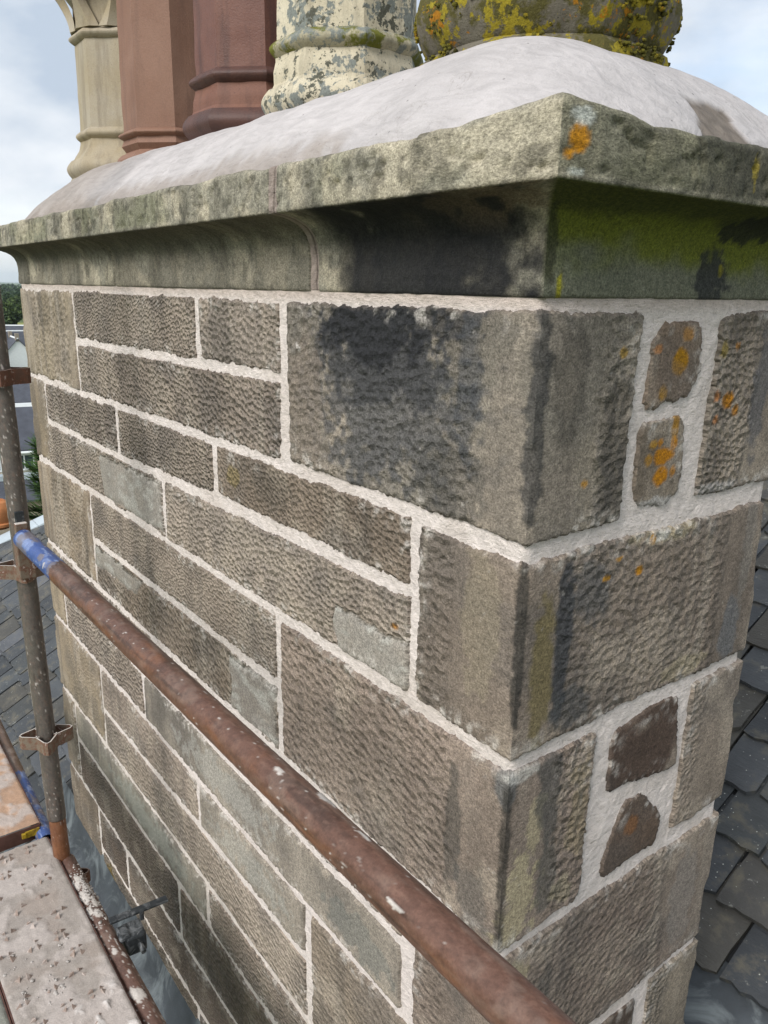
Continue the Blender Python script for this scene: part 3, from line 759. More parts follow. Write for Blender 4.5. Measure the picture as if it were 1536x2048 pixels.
# ---- flaunching: the mortar dome the pots are bedded in
def flaunching():
    xs, ys = np.linspace(-L - .072, .074, 520), np.linspace(-.074, W + .072, 170)
    x, y = np.meshgrid(xs, ys)
    ax = np.minimum(x - xs[0], xs[-1] - x); ay = np.minimum(y - ys[0], ys[-1] - y)
    d = np.where((ax < .12) & (ay < .12), .12 - np.sqrt(np.maximum(0, .12 - ax) ** 2 + np.maximum(0, .12 - ay) ** 2), np.minimum(ax, ay))
    d = d + (fbm(x * 12, y * 12, 61, 3) - .5) * .012
    qx, qy = np.maximum(1 - np.clip((x - xs[0]) / .80, 0, 1), 1 - np.clip((xs[-1] - x) / .35, 0, 1)), 1 - np.clip(ay / .30, 0, 1)
    q = np.clip((qx ** 2.6 + qy ** 2.6) ** (1 / 2.6) + (fbm(x * 12, y * 12, 61, 3) - .5) * .04, 0, 1.2)
    z = .203 + .176 * (1 - q ** 2.1)
    z = np.maximum(z, .196) - .02 * sst(.010, 0, d)
    z = z + (fbm(x * 5, y * 5, 62, 3) - .5) * .020 * sst(0, .05, d) + (fbm(x * 22, y * 24, 63, 4) - .5) * .0035
    z = z + .012 * np.exp(-((x + .02) ** 2 + (y + .02) ** 2) / .006)
    n1, n2 = fbm(x * 4, y * 4, 64, 4), fbm(x * 40, y * 40, 65, 4)
    col = S('#c5c0bf', .80)[None, None] * (.86 + .20 * n1 + .08 * n2)[..., None]
    col = mixc(col, S('#a79d94', .75), sst(-1.3, -1.9, x) * .8)
    col = mixc(col, S('#8f857c'), sst(.045, .012, d + (n2 - .5) * .03) * sst(.45, .6, n1 + (n2 - .5) * .3) * .7)
    chip = np.maximum(np.abs(x - .036) / .036, np.abs(y - .275 + (x - .046) * .5) / .060) + (fbm(y * 30, x * 30, 66, 3) - .5) * .6
    cm = sst(1.0, .85, chip)
    col = mixc(col, S('#766d64', .9)[None, None] * (.5 + 1.0 * fbm(x * 90, y * 90, 67, 3))[..., None], cm)
    z = z - cm * .005
    grid_obj('flaunching', np.stack([x, y, z], -1), M_FLAUNCH, stack, None, col)
flaunching()

# ------------------------------------------------------------------ chimney pots
def lathe(name, rings, mat, parent, c, seg=64, wob=.0025, seed=0, wavy=None):
    rg = np.array(rings, float)
    th = np.arange(seg) * 2 * math.pi / seg
    k = (th + math.pi / 8) % (math.pi / 4) - math.pi / 8
    octf = 1 / np.cos(k)
    P = np.empty((len(rg), seg, 3))
    for i, (r, z, rd) in enumerate(rg):
        rr = r * (octf * (1 - rd) + 1.035 * rd) + (fbm(th * 3, th * 0 + z * 14, seed, 3) - .5) * 2 * wob
        if wavy:
            rr = rr + wavy(th, z)
        P[i] = np.stack([c[0] + rr * np.cos(th), c[1] + rr * np.sin(th), np.full(seg, c[2] + z)], -1)
    ob = grid_obj(name, P, mat, parent, closed=True)
    ob.data.set_sharp_from_angle(angle=math.radians(24))
    return ob
def dense(rings, n):
    rg = np.array(rings, float)
    q = np.linspace(0, len(rg) - 1, (len(rg) - 1) * n + 1)
    return [tuple(np.interp(v, np.arange(len(rg)), rg[:, j]) for j in range(3)) for v in q]
def arc(r, z0, z1, bulge, rd, n=9):
    return [(r + bulge * math.sin(math.pi * i / (n - 1)), z0 + (z1 - z0) * i / (n - 1), rd) for i in range(n)]
CY = .325
def pot(x, z0, label, mats, a=.145, scale=1.0, crown=False, top=1.15, foot=.170, roll=.176, body_round=0.0, seed=1, mr=None):
    r = empty('chimney_pot', (x, CY, z0), label, 'chimney pot', 'chimney pots bedded along the top of the stack')
    c = (x, CY, z0); mb, mc, ms = mats; k = scale
    lathe('pot_foot', [(foot, -.10, .1), (foot, .010 * k, .1), (foot - .004, .018 * k, .1), (foot - .02, .020 * k, .1)], mb, r, c, seed=seed)
    lathe('base_roll', [(foot - .02, .017 * k, .16)] + arc(foot - .006, .018 * k, .075 * k, .016, .16, 13) + [(foot - .02, .077 * k, .16)], mr or mb, r, c, seed=seed)
    lathe('base_cavetto', dense([(foot - .012, .074 * k, .14), (foot - .018, .085 * k, .1), (a + .010, .108 * k, .08), (a + .004, .128 * k, .0), (a + .004, .150 * k, .0)], 3), mb, r, c, seed=seed)
    lathe('pot_collar', [(a - .01, .132 * k, .1)] + arc(a + .004, .134 * k, .168 * k, .015, .12, 11) + [(a - .01, .170 * k, .0)], mc, r, c, seed=seed + 1)
    if not crown:
        lathe('pot_shaft', dense([(a + .002, .150 * k, body_round), (a, .30, body_round), (a - .006, top - .06, body_round)], 14), ms, r, c, seed=seed + 2)
        lathe('pot_rim', arc(a - .004, top - .06, top, .03, .3, 9) + [(a - .03, top, .3), (a - .035, top - .3, .3)], ms, r, c, seed=seed + 3)
    else:
        zc = .448
        lathe('pot_shaft', dense([(a + .002, .150 * k, 0), (a, .30, 0), (a - .003, zc + .02, 0), (a - .006, zc + .30, 0)], 10), ms, r, c, seed=seed + 2)
        lathe('pot_neck_ring', [(a - .01, zc - .004, .1)] + arc(a + .002, zc, zc + .030, .013, .1, 9) + [(a - .01, zc + .034, .1)], mc, r, c, seed=seed + 4)
        # flared crown: eight ribs that spread from the neck to a scalloped lip, open between them
        for i in range(8):
            t = math.radians(22.5 + 45 * i); q = []
            for j in range(10):
                f = j / 9
                rad = a + .004 + .080 * f ** 2.0; zz = zc + .03 + .17 * f; wd = .020 + .040 * (1 - min(1, f / .5)) ** 1.3 + .026 * max(0, f - .55) / .45; th_ = .014 + .020 * f
                for (s_, o_) in ((-1, 0), (1, 0), (1, 1), (-1, 1)):
                    rr = rad + (th_ if o_ else -.004); ct = s_ * wd * (.55 if o_ else 1)
                    q.append((x + rr * math.cos(t) - ct * math.sin(t), CY + rr * math.sin(t) + ct * math.cos(t), z0 + zz))
            mb_ = MB(); fs = []
            for j in range(9):
                for e in range(4):
                    fs.append((4 * j + e, 4 * j + (e + 1) % 4, 4 * j + 4 + (e + 1) % 4, 4 * j + 4 + e))
            mb_.add(q, fs + [(3, 2, 1, 0), (36, 37, 38, 39)]).build('crown_rib', ms, r, smooth=True)
        lathe('crown_lip', [(a + .055, zc + .190, .3)] + arc(a + .085, zc + .192, zc + .24, .016, .3, 9) + [(a + .06, zc + .245, .3), (a + .055, zc + .20, .3)], ms, r, c, seed=seed + 5,
              wavy=lambda th, z: .008 * np.cos(th * 8))
    return r
pot(-2.31, .345, 'buff clay octagonal chimney pot with a flared crown, at the stack end nearest the standard', (M_POT_CREAM, M_POT_CREAM, M_POT_CREAM), a=.142, crown=True, foot=.186, roll=.19, scale=1.05, seed=11)
pot(-1.883, .345, 'plain brown clay octagonal chimney pot between the buff crowned pot and the red pot', (M_POT_BROWN, M_POT_BROWN, M_POT_BROWN), a=.142, scale=.70, foot=.158, seed=21)
pot(-1.324, .352, 'dark red glazed octagonal chimney pot with a thick dark base roll', (M_POT_RUSSET, M_POT_DARK, M_POT_RED), a=.147, scale=1.02, foot=.176, seed=31, mr=M_POT_DARK)
pot(-.913, .345, 'cream chimney pot with grey lichen blotches and a green collar', (M_POT_LICHEN, M_POT_COLLAR, M_POT_LICHEN), a=.144, scale=1.05, foot=.172, seed=41)

def mossy_pot():
    x, z0 = -.33, .335
    r = empty('chimney_pot', (x, CY, z0), 'wide weathered chimney pot thick with yellow moss, nearest the corner of the stack', 'chimney pot', 'chimney pots bedded along the top of the stack')
    c = (x, CY, z0)
    lathe('pot_base', dense([(.200, -.10, .4), (.200, .018, .4), (.196, .032, .4), (.186, .040, .5)], 6) + arc(.188, .042, .150, .022, .45, 17) + [(.180, .155, .5), (.165, .19, .4), (.158, .24, .2)], M_POT_MOSS, r, c, seg=96, wob=.005, seed=51)
    lathe('pot_shaft', dense([(.157, .235, .2), (.152, .6, .1), (.150, 1.0, .1)], 10), M_POT_LICHEN, r, c, seed=52)
    lathe('pot_rim', arc(.150, .98, 1.04, .03, .3, 9) + [(.12, 1.04, .3), (.115, .8, .3)], M_POT_LICHEN, r, c, seed=53)
    # cushions of moss
    rng = random.Random(5); mb = MB()
    for i in range(2600):
        t = rng.uniform(0, 2 * math.pi); zz = rng.choice([rng.gauss(.115, .024), rng.gauss(.10, .03), rng.gauss(.12, .02), rng.gauss(.024, .008)])
        zz = min(max(zz, .02), .165)
        f = (math.sin(t * 3 + 1.3) + math.sin(t * 7 + zz * 40)) * .5
        if f < .0 and rng.random() < .92:
            continue
        rad = (.188 + .022 * math.sin(math.pi * (zz - .042) / .108)) * 1.03 if .042 < zz < .15 else .2045
        cx, cy_ = x + rad * math.cos(t), CY + rad * math.sin(t); s_ = rng.uniform(.002, .0052)
        v = []; fcs = []
        for a_ in range(4):
            ph = math.pi * a_ / 3
            for b_ in range(6):
                q = 2 * math.pi * b_ / 6
                k_ = s_ * rng.uniform(.75, 1.2)
                v.append((cx + k_ * math.sin(ph) * math.cos(q), cy_ + k_ * math.sin(ph) * math.sin(q), z0 + zz + k_ * .7 * math.cos(ph)))
        for a_ in range(3):
            for b_ in range(6):
                fcs.append((a_ * 6 + b_, (a_ + 1) * 6 + b_, (a_ + 1) * 6 + (b_ + 1) % 6, a_ * 6 + (b_ + 1) % 6))
        mb.add(v, fcs)
    n = NT('moss'); p = n.geo(); f = n.noise(p, 30, 4, .6); g = n.noise(p, 400, 3, .7)
    cc = n.ramp(f, (.36, C4('#45421c', 1)), (.5, C4('#6d6824', 1)), (.60, C4('#958324', 1)), (.70, C4('#a8741c', 1)))
    cc = n.mix(1.0, cc, n.ramp(g, (.25, .6), (.75, 1.3)), 'MULTIPLY')
    o = mb.build('moss', n.out(cc, .95, n.bump(g, 1.0, .004)), r, smooth='all')
    o['kind'] = 'stuff'
mossy_pot()

# ------------------------------------------------------------------ slate roof the stack rises from
RT, RZ = .62, -2.47                                   # roof plane z = RZ + RT * y, courses run along X
RA = math.atan(RT)
def rp(x, y, n=0.0):
    return (x, y - n * math.sin(RA), RZ + RT * y + n * math.cos(RA))
HX = lambda y: -6.45 + .77 * (y - .486)               # hip line
roof = MB()
roof.add([rp(HX(-3), -3, -.012), rp(3, -3, -.012), rp(3, 3.0, -.012), rp(HX(3.0), 3.0, -.012)], [(0, 1, 2, 3)])
roof.add([rp(HX(3.0), 3.0, -.012), rp(3, 3.0, -.012), (3, 7.0, RZ - .2), (HX(3.0) - 2, 6.5, RZ - .2)], [(0, 1, 2, 3)])
roof.add([rp(HX(-3), -3, -.012), rp(HX(3.0), 3.0, -.012), (HX(3.0) - 2, 6.5, RZ - .2), (HX(-3) - 1.5, -3, RZ - 4)], [(0, 1, 2, 3)])
slate_roof = roof.build('slate_roof', M_UNDER)
tag(slate_roof, 'grey slate roof around the foot of the chimney stack', 'roof', None, 'structure')
rng = random.Random(3)
def slate_mesh(i, w, ln):
    n = 7; t = .015
    tail = [(-w / 2 + w * k / (n - 1), rng.uniform(-.006, .006) + (.012 if k in (0, n - 1) and rng.random() < .45 else 0)) for k in range(n)]
    right = [(w / 2 + rng.uniform(-.003, .003), ln * k / 4) for k in range(1, 5)]
    left = [(-w / 2 + rng.uniform(-.003, .003), ln * k / 4) for k in range(4, 0, -1)]
    out = tail + right + left
    m_ = len(out)
    tp = [(x, y, .031 - .026 * y / ln + rng.uniform(-.0007, .0007)) for x, y in out]
    tb = [(x + rng.uniform(-.002, .002), y + (-.004 if i_ < n else 0) + rng.uniform(-.003, .003), z - t) for i_, (x, y, z) in enumerate(tp)]
    mb = MB().add(tp + tb, [tuple(range(m_))] + [tuple(range(2 * m_ - 1, m_ - 1, -1))] + [(k, m_ + k, m_ + (k + 1) % m_, (k + 1) % m_) for k in range(m_)])
    return mb.mesh('slate', M_SLATE)
WID = [.15, .17, .185, .20, .215, .23, .25]
SM = {w: [slate_mesh(i, w - .013, .33) for i in range(3)] for w in WID}
def lay(y0, x_start, x_end, dirn, chk):
    x = x_start
    while (x < x_end) if dirn > 0 else (x > x_end):
        w = rng.choice(WID)
        cx = x + dirn * w / 2
        if chk(cx, y0, w):
            o = bpy.data.objects.new('slate', rng.choice(SM[w]))
            o.location = rp(cx, y0 + rng.uniform(-.008, .008), rng.uniform(0, .004))
            o.rotation_euler = (RA + rng.uniform(-.010, .010), rng.uniform(-.016, .016), rng.uniform(-.03, .03))
            put(o, slate_roof)
        x += dirn * w
JX = {13: -.765, 12: -.63, 8: -.348, 7: -.22, 6: -.105}
for k in range(-3, 19):
    y0 = .118 + .153 * k
    if k >= 6:                                       # behind and to the right of the stack
        s0 = JX.get(k, rng.uniform(-.6, -.2))
        lay(y0, s0, .95, 1, lambda cx, y, w: True)
        lay(y0, s0, -1.45, -1, lambda cx, y, w: True)
    if k < 9:                                        # beyond the far end of the stack
        lay(y0, -2.70 + rng.uniform(0, .1) if k >= 0 else -2.62, -7.2, -1, lambda cx, y, w: cx - w / 2 > HX(y + .1) - .02)
# lead work
def sheet(name, x0, x1, y0, y1, n0, mat, seed, up=None, amp=.012):
    xs, ys = np.linspace(x0, x1, max(8, int((x1 - x0) / .02))), np.linspace(y0, y1, max(6, int((y1 - y0) / .02)))
    x, y = np.meshgrid(xs, ys)
    n = n0 + (fbm(x * 6, y * 6, seed, 4) - .5) * 2 * amp
    z = RZ + RT * y + n
    if up:
        z = z + up(x, y)
    return grid_obj(name, np.stack([x, y, z], -1), mat, slate_roof)
sheet('lead_apron', -2.95, .35, -.42, .012, .030, M_LEAD, 71, lambda x, y: .10 * sst(-.05, .012, y))
sheet('lead_back_gutter', -2.9, .75, .60, 1.075, .012, M_LEAD, 72)
sheet('lead_soaker', .0, .75, -.42, .62, .020, M_LEAD, 73)
hip = MB()
for k in range(9):
    ya, yb = -.6 + k * .34, -.6 + (k + 1) * .34 - .004
    for (o0, o1, h0, h1) in ((-.10, -.03, .02, .045), (-.03, .03, .045, .05), (.03, .12, .05, .028)):
        a, b = HX(ya), HX(yb)
        p = [rp(a + o0, ya, h0), rp(a + o1, ya, h1), rp(b + o1, yb, h1), rp(b + o0, yb, h0)]
        q = [(v[0], v[1], v[2] - .02) for v in p]
        hip.hexa(q + p)
hip.build('lead_hip', M_LEADW, slate_roof)
ridge = MB().tube(rp(HX(3.0), 3.0, .02), rp(3, 3.0, .02), .05, n=16)
ridge.hexa([rp(HX(3.0), 2.82, .012), rp(3, 2.82, .012), rp(3, 3.0, .012), rp(HX(3.0), 3.0, .012), rp(HX(3.0), 2.82, .03), rp(3, 2.82, .03), rp(3, 3.0, .035), rp(HX(3.0), 3.0, .035)])
ridge.build('lead_ridge', M_LEAD, slate_roof, smooth=True)
# terracotta vent on the hip
tv = empty('roof_vent', (-6.98, .60, -2.14), 'orange terracotta vent pot standing on the lead hip behind the scaffold standard', 'roof vent')
lathe('vent_body', [(.085, -.05, 1), (.10, 0, 1), (.115, .05, 1), (.118, .12, 1), (.105, .17, 1), (.085, .20, 1), (.06, .215, 1), (.058, .10, 1)], M_TERRA, tv, (-6.98, .60, -2.14), 32)
lathe('vent_lip', [(.10, -.03, 1), (.125, -.02, 1), (.125, .005, 1), (.10, .015, 1)], M_TERRA, tv, (-6.98, .60, -2.14), 32)

# ------------------------------------------------------------------ scaffold
RUST, RUST2, TAN, BLUE, WHITE = S('#62483d', .98), S('#775039', .98), S('#7a6d5b'), S('#41588f', .85), S('#cfc8c0', .8)
def W3(r):                                             # offset from the camera position -> world
    return CAM + np.array(r)
def tube_obj(name, a, b, r, paint, parent, step=.004, seg=56, capr=None):
    a, b = np.array(a, float), np.array(b, float)
    ln = np.linalg.norm(b - a); z = (b - a) / ln
    up = np.array([0, 0, 1.0]) if abs(z[2]) < .9 else np.array([-1.0, .2, 0])
    x = up - z * (up @ z); x /= np.linalg.norm(x); y = np.cross(z, x)
    s = np.linspace(0, ln, max(4, int(ln / step))); th = np.arange(seg) * 2 * math.pi / seg
    Sx, T = np.meshgrid(s, th, indexing='ij')
    col, dh = paint(Sx, T)
    R = r + dh
    P = a + z * Sx[..., None] + x * (R * np.cos(T))[..., None] + y * (R * np.sin(T))[..., None]
    # turn the ends in so that the tube reads as a hollow pipe with a wall
    inner = lambda i: np.stack([P[i] - (P[i] - (a + z * s[i])) * .14, P[i] - (P[i] - (a + z * s[i])) * .14 + z * (.03 if i == 0 else -.03)])
    P = np.concatenate([inner(0)[::-1], P, inner(-1)])
    col = np.concatenate([col[:1] * .5, col[:1], col, col[-1:], col[-1:] * .5])
    return grid_obj(name, P, M_TUBE, parent, None, col, closed=True, flip=True)
def rusty(seed, blue=None, splats=(), white=.0, base=RUST, base2=RUST2, tan=0.0, hang=.5, r=.0242, blw=.60):
    def f(s, t):
        aw = t * r * 2.2
        c_, w_ = np.cos(t), np.sin(t)
        n1, n2, n3 = fbm(s * 7, c_ * 1.2 + 3, seed, 4), fbm(s * 55, aw * 55 + c_, seed + 1, 4), fbm(s * 18 + 9, c_ * 2 + w_, seed + 2, 4)
        col = base[None, None] * (.72 + .35 * n1 + .25 * n2)[..., None]
        col = mixc(col, base2, sst(.42, .72, n3 - .18 * c_) * .75)
        col = mixc(col, S('#8d7f74'), sst(.52, .72, fbm(s * 28, c_ * 3 + w_ * 2, seed + 3, 4)) * (.25 + tan * .7) * sst(-.4, .6, c_))  # painted highlight: paler tan on one side, the top of level tubes
        col = mixc(col, S('#2f2622'), sst(.60, .74, fbm(s * 12, c_ * 4 + w_, seed + 5, 5)) * .5)
        fk = fbm(s * 130, aw * 130 + c_ * 3, seed + 15, 3)
        col = mixc(col, S('#8a6d5e', .85), sst(.60, .72, fk) * .28)
        col = mixc(col, S('#33231d', .85), sst(.38, .28, fk) * .25)
        dh = (n2 - .5) * .0006 + (fk - .5) * .0006
        if blue is not None:
            e = (fbm(c_ * 3 + 5, w_ * 3, seed + 7, 3) - .5) * .05
            lo, hi = blue
            m_ = sst(lo - .002, lo + .002, s + e * .1) * sst(hi + .003, hi - .003, s + e)
            bl = BLUE[None, None] * (.75 + .5 * n1)[..., None]
            bl = mixc(bl, S('#8fa0c4'), sst(.5, .68, fbm(s * 26, c_ * 3 + w_ * 3, seed + 8, 4)) * .6 * sst(-.3, .7, c_))  # paler blue on the upper side is a highlight put into the colour
            bl = mixc(bl, S('#7f746c', .85), sst(blw, blw + .06, fbm(s * 20 + 7, c_ * 2 + w_ * 2, seed + 9, 4)) * .7)
            col = mixc(col, bl, m_) if False else col * (1 - m_[..., None]) + bl * m_[..., None]
        if white:
            wsp = sst(.80 - white * .25, .86 - white * .25, fbm(s * 95, aw * 95, seed + 11, 3)) * sst(.35, .6, fbm(s * 5, c_ + w_, seed + 12, 3))
            col = mixc(col, WHITE, wsp * .85); dh = dh + wsp * .0006
        for (s0, t0, rs, rt, st_) in splats:
            dt = (t - t0 + math.pi) % (2 * math.pi) - math.pi
            q = np.sqrt(((s - s0) / rs) ** 2 + (dt * r / rt) ** 2) + (fbm(s * 120, aw * 120, seed + 13, 4) - .5) * 1.0
            k_ = sst(1.0, .85, q) * st_
            col = mixc(col, WHITE, k_); dh = dh + k_ * .0010
        return col, dh
    return f

def pressing(parent, c, ang, size=.060, hgt=.038, mat=None):
    """a bent strap welded to the upright that the ledger wedges drop into"""
    ca, sa = math.cos(ang), math.sin(ang)
    path = [(.018, -.0235), (.026, -.024), (size, -.007), (size + .005, 0), (size, .007), (.026, .024), (.018, .0235)]
    t = .0032; mb = MB()
    P = [Vector(p) for p in path]
    offs = []
    for i in range(len(P)):
        d = (P[min(i + 1, len(P) - 1)] - P[max(i - 1, 0)]).normalized(); offs.append(Vector((d.y, -d.x)) * t)
    v = []
    for i in range(len(P)):
        for (q, z) in ((P[i], -hgt / 2), (P[i] + offs[i], -hgt / 2), (P[i] + offs[i], hgt / 2), (P[i], hgt / 2)):
            v.append((c[0] + q.x * ca - q.y * sa, c[1] + q.x * sa + q.y * ca, c[2] + z))
    f = []
    for i in range(len(P) - 1):
        for e in range(4):
            f.append((4 * i + e, 4 * i + (e + 1) % 4, 4 * i + 4 + (e + 1) % 4, 4 * i + 4 + e))
    n4 = 4 * (len(P) - 1)
    mb.add(v, f + [(3, 2, 1, 0), (n4, n4 + 1, n4 + 2, n4 + 3)])
    return mb.build('wedge_pressing', mat, parent)

def press_material(name, hexa, edge):
    n = NT(name); p = n.geo()
    f = n.noise(p, 70, 5, .65); g = n.noise(p, 400, 3, .7)
    nz = n.new('SeparateXYZ'); n.set(nz.inputs[0], n.new('NewGeometry').outputs['Normal'])
    c = n.mix(n.ramp(f, (.42, 0.0), (.6, 1.0)), C4(hexa), C4('#6a4636'))
    c = n.mix(1.0, c, n.ramp(g, (.25, .8), (.75, 1.2)), 'MULTIPLY')
    lime = n.math('MAXIMUM', n.math('MULTIPLY', n.ramp(nz.outputs['Z'], (.7, 0.0), (.9, 1.0)), edge), n.math('MULTIPLY', n.ramp(f, (.60, 0.0), (.66, 1.0)), .5))
    c = n.mix(lime, c, C4('#cfc9c2'))
    return n.out(c, .7, n.bump(g, .5, .001))
M_PRESS = press_material('limed_steel_strap', '#766a5c', .8)
M_PRESSR = press_material('rusty_steel_strap', '#5c4438', .25)

std_p = lambda z: W3((-2.11 - (z + .55) * .058, .4275, z))
std = empty('scaffold_standard', tuple(std_p(-2.35)), 'upright scaffold tube caked with lime, rising past the far end of the chimney', 'scaffold pole')
SPL = [(.1 + .09 * i, 2.2 + .5 * math.sin(i * 1.7), .045, .006, .9) for i in range(16)]
tube_obj('upright_tube', std_p(.75), std_p(-1.455), .0242, rusty(301, white=.30, base=S('#66615a', .8), base2=S('#67605a', .8), tan=.8, splats=[(.95 + .078 * i, -1.0 + .25 * math.sin(i * 2.1), .085, .006 + .003 * math.sin(i * 1.3), .9) for i in range(17)] + [(1.78, .3, .03, .004, .8), (1.84, .1, .03, .004, .8)]), std)
tube_obj('spigot_tube', std_p(-1.40), std_p(-2.4), .0222, rusty(311, white=.12, base=S('#6b4733', 1), base2=S('#7d5439', 1)), std)
for i_, (lz, mt) in enumerate(((-.225, M_PRESSR), (-.72, M_PRESS), (-1.205, M_PRESS), (-1.665, M_PRESSR))):
    for a_ in (0, 90, 180, 270):
        pressing(std, std_p(lz), math.radians(a_ - 12), mat=mt)

rail = empty('guard_rail', tuple(W3((-2.03, .425, -.62))), 'rusty brown scaffold guard rail with a blue painted end, crossing in front of the chimney', 'scaffold tube')
RA0, RA1 = W3((-2.035, .4185, -.6205)), W3((.35, .432, -.598))
tube_obj('rail_tube', RA0, RA1, .0242, rusty(321, blue=(-.01, .30), white=.06, blw=.52, splats=[
    (1.355, -.75, .017, .012, .95), (1.275, .2, .010, .005, .9), (1.44, -.4, .012, .003, .95), (1.105, -2.0, .05, .005, .9), (1.15, -2.05, .06, .005, .9), (1.53, 1.0, .014, .003, .9), (1.06, -2.1, .03, .003, .9), (.265, 1.1, .004, .008, .9)]), rail, step=.003, seg=72)
cl = MB().box(W3((-2.045, .4185, -.675)), (.036, .040, .10)).box(W3((-2.050, .4185, -.612)), (.018, .030, .060))
cl.build('end_clip', M_PRESS, rail, bevel=.003)
MB().box(W3((-2.062, .420, -.600)), (.008, .022, .090)).build('locking_wedge', M_DARK, rail, bevel=.002)

led = empty('scaffold_ledger', tuple(W3((-2.03, .445, -1.6))), 'mortar-splashed brown ledger tube along the edge of the nearer steel board', 'scaffold tube', 'deck ledgers')
tube_obj('ledger_tube', W3((-2.045, .4365, -1.60)), W3((.3, .452, -1.60)), .0242, rusty(331, white=.5, base=S('#5d463d'), base2=S('#77513f'), splats=[(.12 + .022 * i, .1 + .5 * math.sin(i * 2.3), .018, .010, .95) for i in range(8)] + [(.42, .2, .012, .006, .9), (.44, -.4, .010, .005, .9), (.50, -.1, .008, .004, .9), (.575, .1, .022, .014, .85), (.56, .5, .02, .01, .8)]), led)
MB().box(W3((-2.055, .437, -1.640)), (.040, .038, .075)).box(W3((-2.06, .437, -1.600)), (.012, .030, .10)).build('end_clip', M_PRESSR, led, bevel=.003)
rng2 = random.Random(8)
def lump(mb, c, s, rg, flat=.6):
    v, f = [], []
    for a_ in range(4):
        ph = math.pi * a_ / 3
        for b_ in range(6):
            q = 2 * math.pi * b_ / 6 + rg.uniform(-.3, .3); k_ = s * rg.uniform(.6, 1.2)
            v.append((c[0] + k_ * math.sin(ph) * math.cos(q), c[1] + k_ * math.sin(ph) * math.sin(q), c[2] + k_ * flat * math.cos(ph)))
    for a_ in range(3):
        for b_ in range(6):
            f.append((a_ * 6 + b_, (a_ + 1) * 6 + b_, (a_ + 1) * 6 + (b_ + 1) % 6, a_ * 6 + (b_ + 1) % 6))
    mb.add(v, f)
mb = MB()
for i in range(230):
    s_ = rng2.gauss(-1.86, .055); t = rng2.gauss(.15, .5)
    lump(mb, W3((s_, .4375 + .024 * math.sin(t), -1.60 + .024 * math.cos(t))), rng2.choice([.002, .003, .004, .006]) * rng2.uniform(.7, 1.2), rng2, .5)
o = mb.build('mortar_crust', M_CRUMB, led, smooth='all'); o['kind'] = 'stuff'

led2 = empty('scaffold_ledger', tuple(W3((-2.17, .425, -1.6))), 'blue-ended brown ledger tube running away behind the standard at deck height', 'scaffold tube', 'deck ledgers')
tube_obj('ledger_tube', W3((-2.155, .4135, -1.592)), W3((-3.9, .455, -1.60)), .0242, rusty(341, blue=(-.01, .385), white=.3, base=S('#6b5545'), base2=S('#7a5a45'), tan=.5), led2)
MB().box(W3((-2.140, .414, -1.625)), (.04, .038, .07)).build('end_clip', M_PRESSR, led2, bevel=.003)

# steel boards with punched treads
def board(x0, x1, y0, y1, z, label, base, seed, dusty, teeth=True):
    r = empty('scaffold_board', tuple(W3(((x0 + x1) / 2, (y0 + y1) / 2, z - .04))), label, 'scaffold board', 'steel deck boards')
    xs, ys = np.linspace(x0, x1, int((x1 - x0) / .005)), np.linspace(y0, y1, int((y1 - y0) / .004))
    x, y = np.meshgrid(xs, ys)
    e = np.minimum(y - y0, y1 - y)
    h = -.004 * sst(.006, 0, e) + (fbm(x * 5, y * 5, seed, 3) - .5) * .004
    n1, n2, n3 = fbm(x * 9, y * 9, seed + 1, 5), fbm(x * 60, y * 60, seed + 2, 4), fbm(x * 3, y * 3, seed + 3, 3)
    col = S(base)[None, None] * (.78 + .3 * n1 + .2 * n2)[..., None]
    col = mixc(col, S('#8a7464'), sst(.54, .72, n1) * .45 * (1 - dusty * .5))
    cr = sst(.55 - .10 * dusty, .68 - .10 * dusty, fbm(x * 14, y * 14, seed + 4, 5))
    col = mixc(col, S('#b3aaa4', 1), cr * .8)
    sp = sst(.64, .69, fbm(x * 38, y * 38, seed + 5, 4)) * sst(.42, .58, n3)
    col = mixc(col, S('#c9c3be', 1), sp * .9)
    h = h + cr * .0025 * (.5 + n2) + sp * .009 * n2
    P = np.stack([x, y, z + h], -1) + CAM
    grid_obj('tread_plate', P, M_BOARD, r, None, col)
    fl = MB()
    for (a, b, c, d) in ((x0, x1, y0 - .003, y0), (x0, x1, y1, y1 + .003), (x0 - .003, x0, y0, y1), (x1, x1 + .003, y0, y1)):
        fl.box(W3(((a + b) / 2, (c + d) / 2, z - .026)), (b - a, d - c, .046))
    fl.build('flange', simple('board_flange_%d' % seed, '#5a4038', .75, .3, 30), r)
    if teeth:
        mb = MB(); rg = random.Random(seed); k = 0
        px, py = .074, .062
        for i in range(int((x1 - x0) / px)):
            for j in range(int((y1 - y0) / py)):
                cx, cy = x0 + .03 + i * px + rg.uniform(-.002, .002), y0 + .026 + j * py + (.0 if i % 2 else .02)
                if cy > y1 - .014 or (CAM[0] + cx) > .35:
                    continue
                for q in range(4):
                    if rg.random() < .25:
                        continue
                    a = math.pi / 4 + q * math.pi / 2 + rg.uniform(-.3, .3); ca, sa = math.cos(a), math.sin(a); hh = .0125 * rg.uniform(.5, 1.15)
                    def pt(rd, tn, zz):
                        return W3((cx + rd * ca - tn * sa, cy + rd * sa + tn * ca, z + zz))
                    mb.add([pt(.022, -.0085, -.001), pt(.022, .0085, -.001), pt(.0095, 0, hh), pt(.008, 0, -.001)], [(0, 1, 2), (1, 3, 2), (3, 0, 2)])
        o = mb.build('tread_teeth', M_TEETH, r); o['kind'] = 'stuff'
    return r
M_TEETH = simple('punched_steel_teeth', '#8a7a70', .8, .35, 50, streak='#b8aca4')
bA = board(-2.150, 1.1, .190, .4135, -1.572, 'dusty steel board strewn with dried mortar beside the splashed ledger', '#99918a', 401, 1.0)
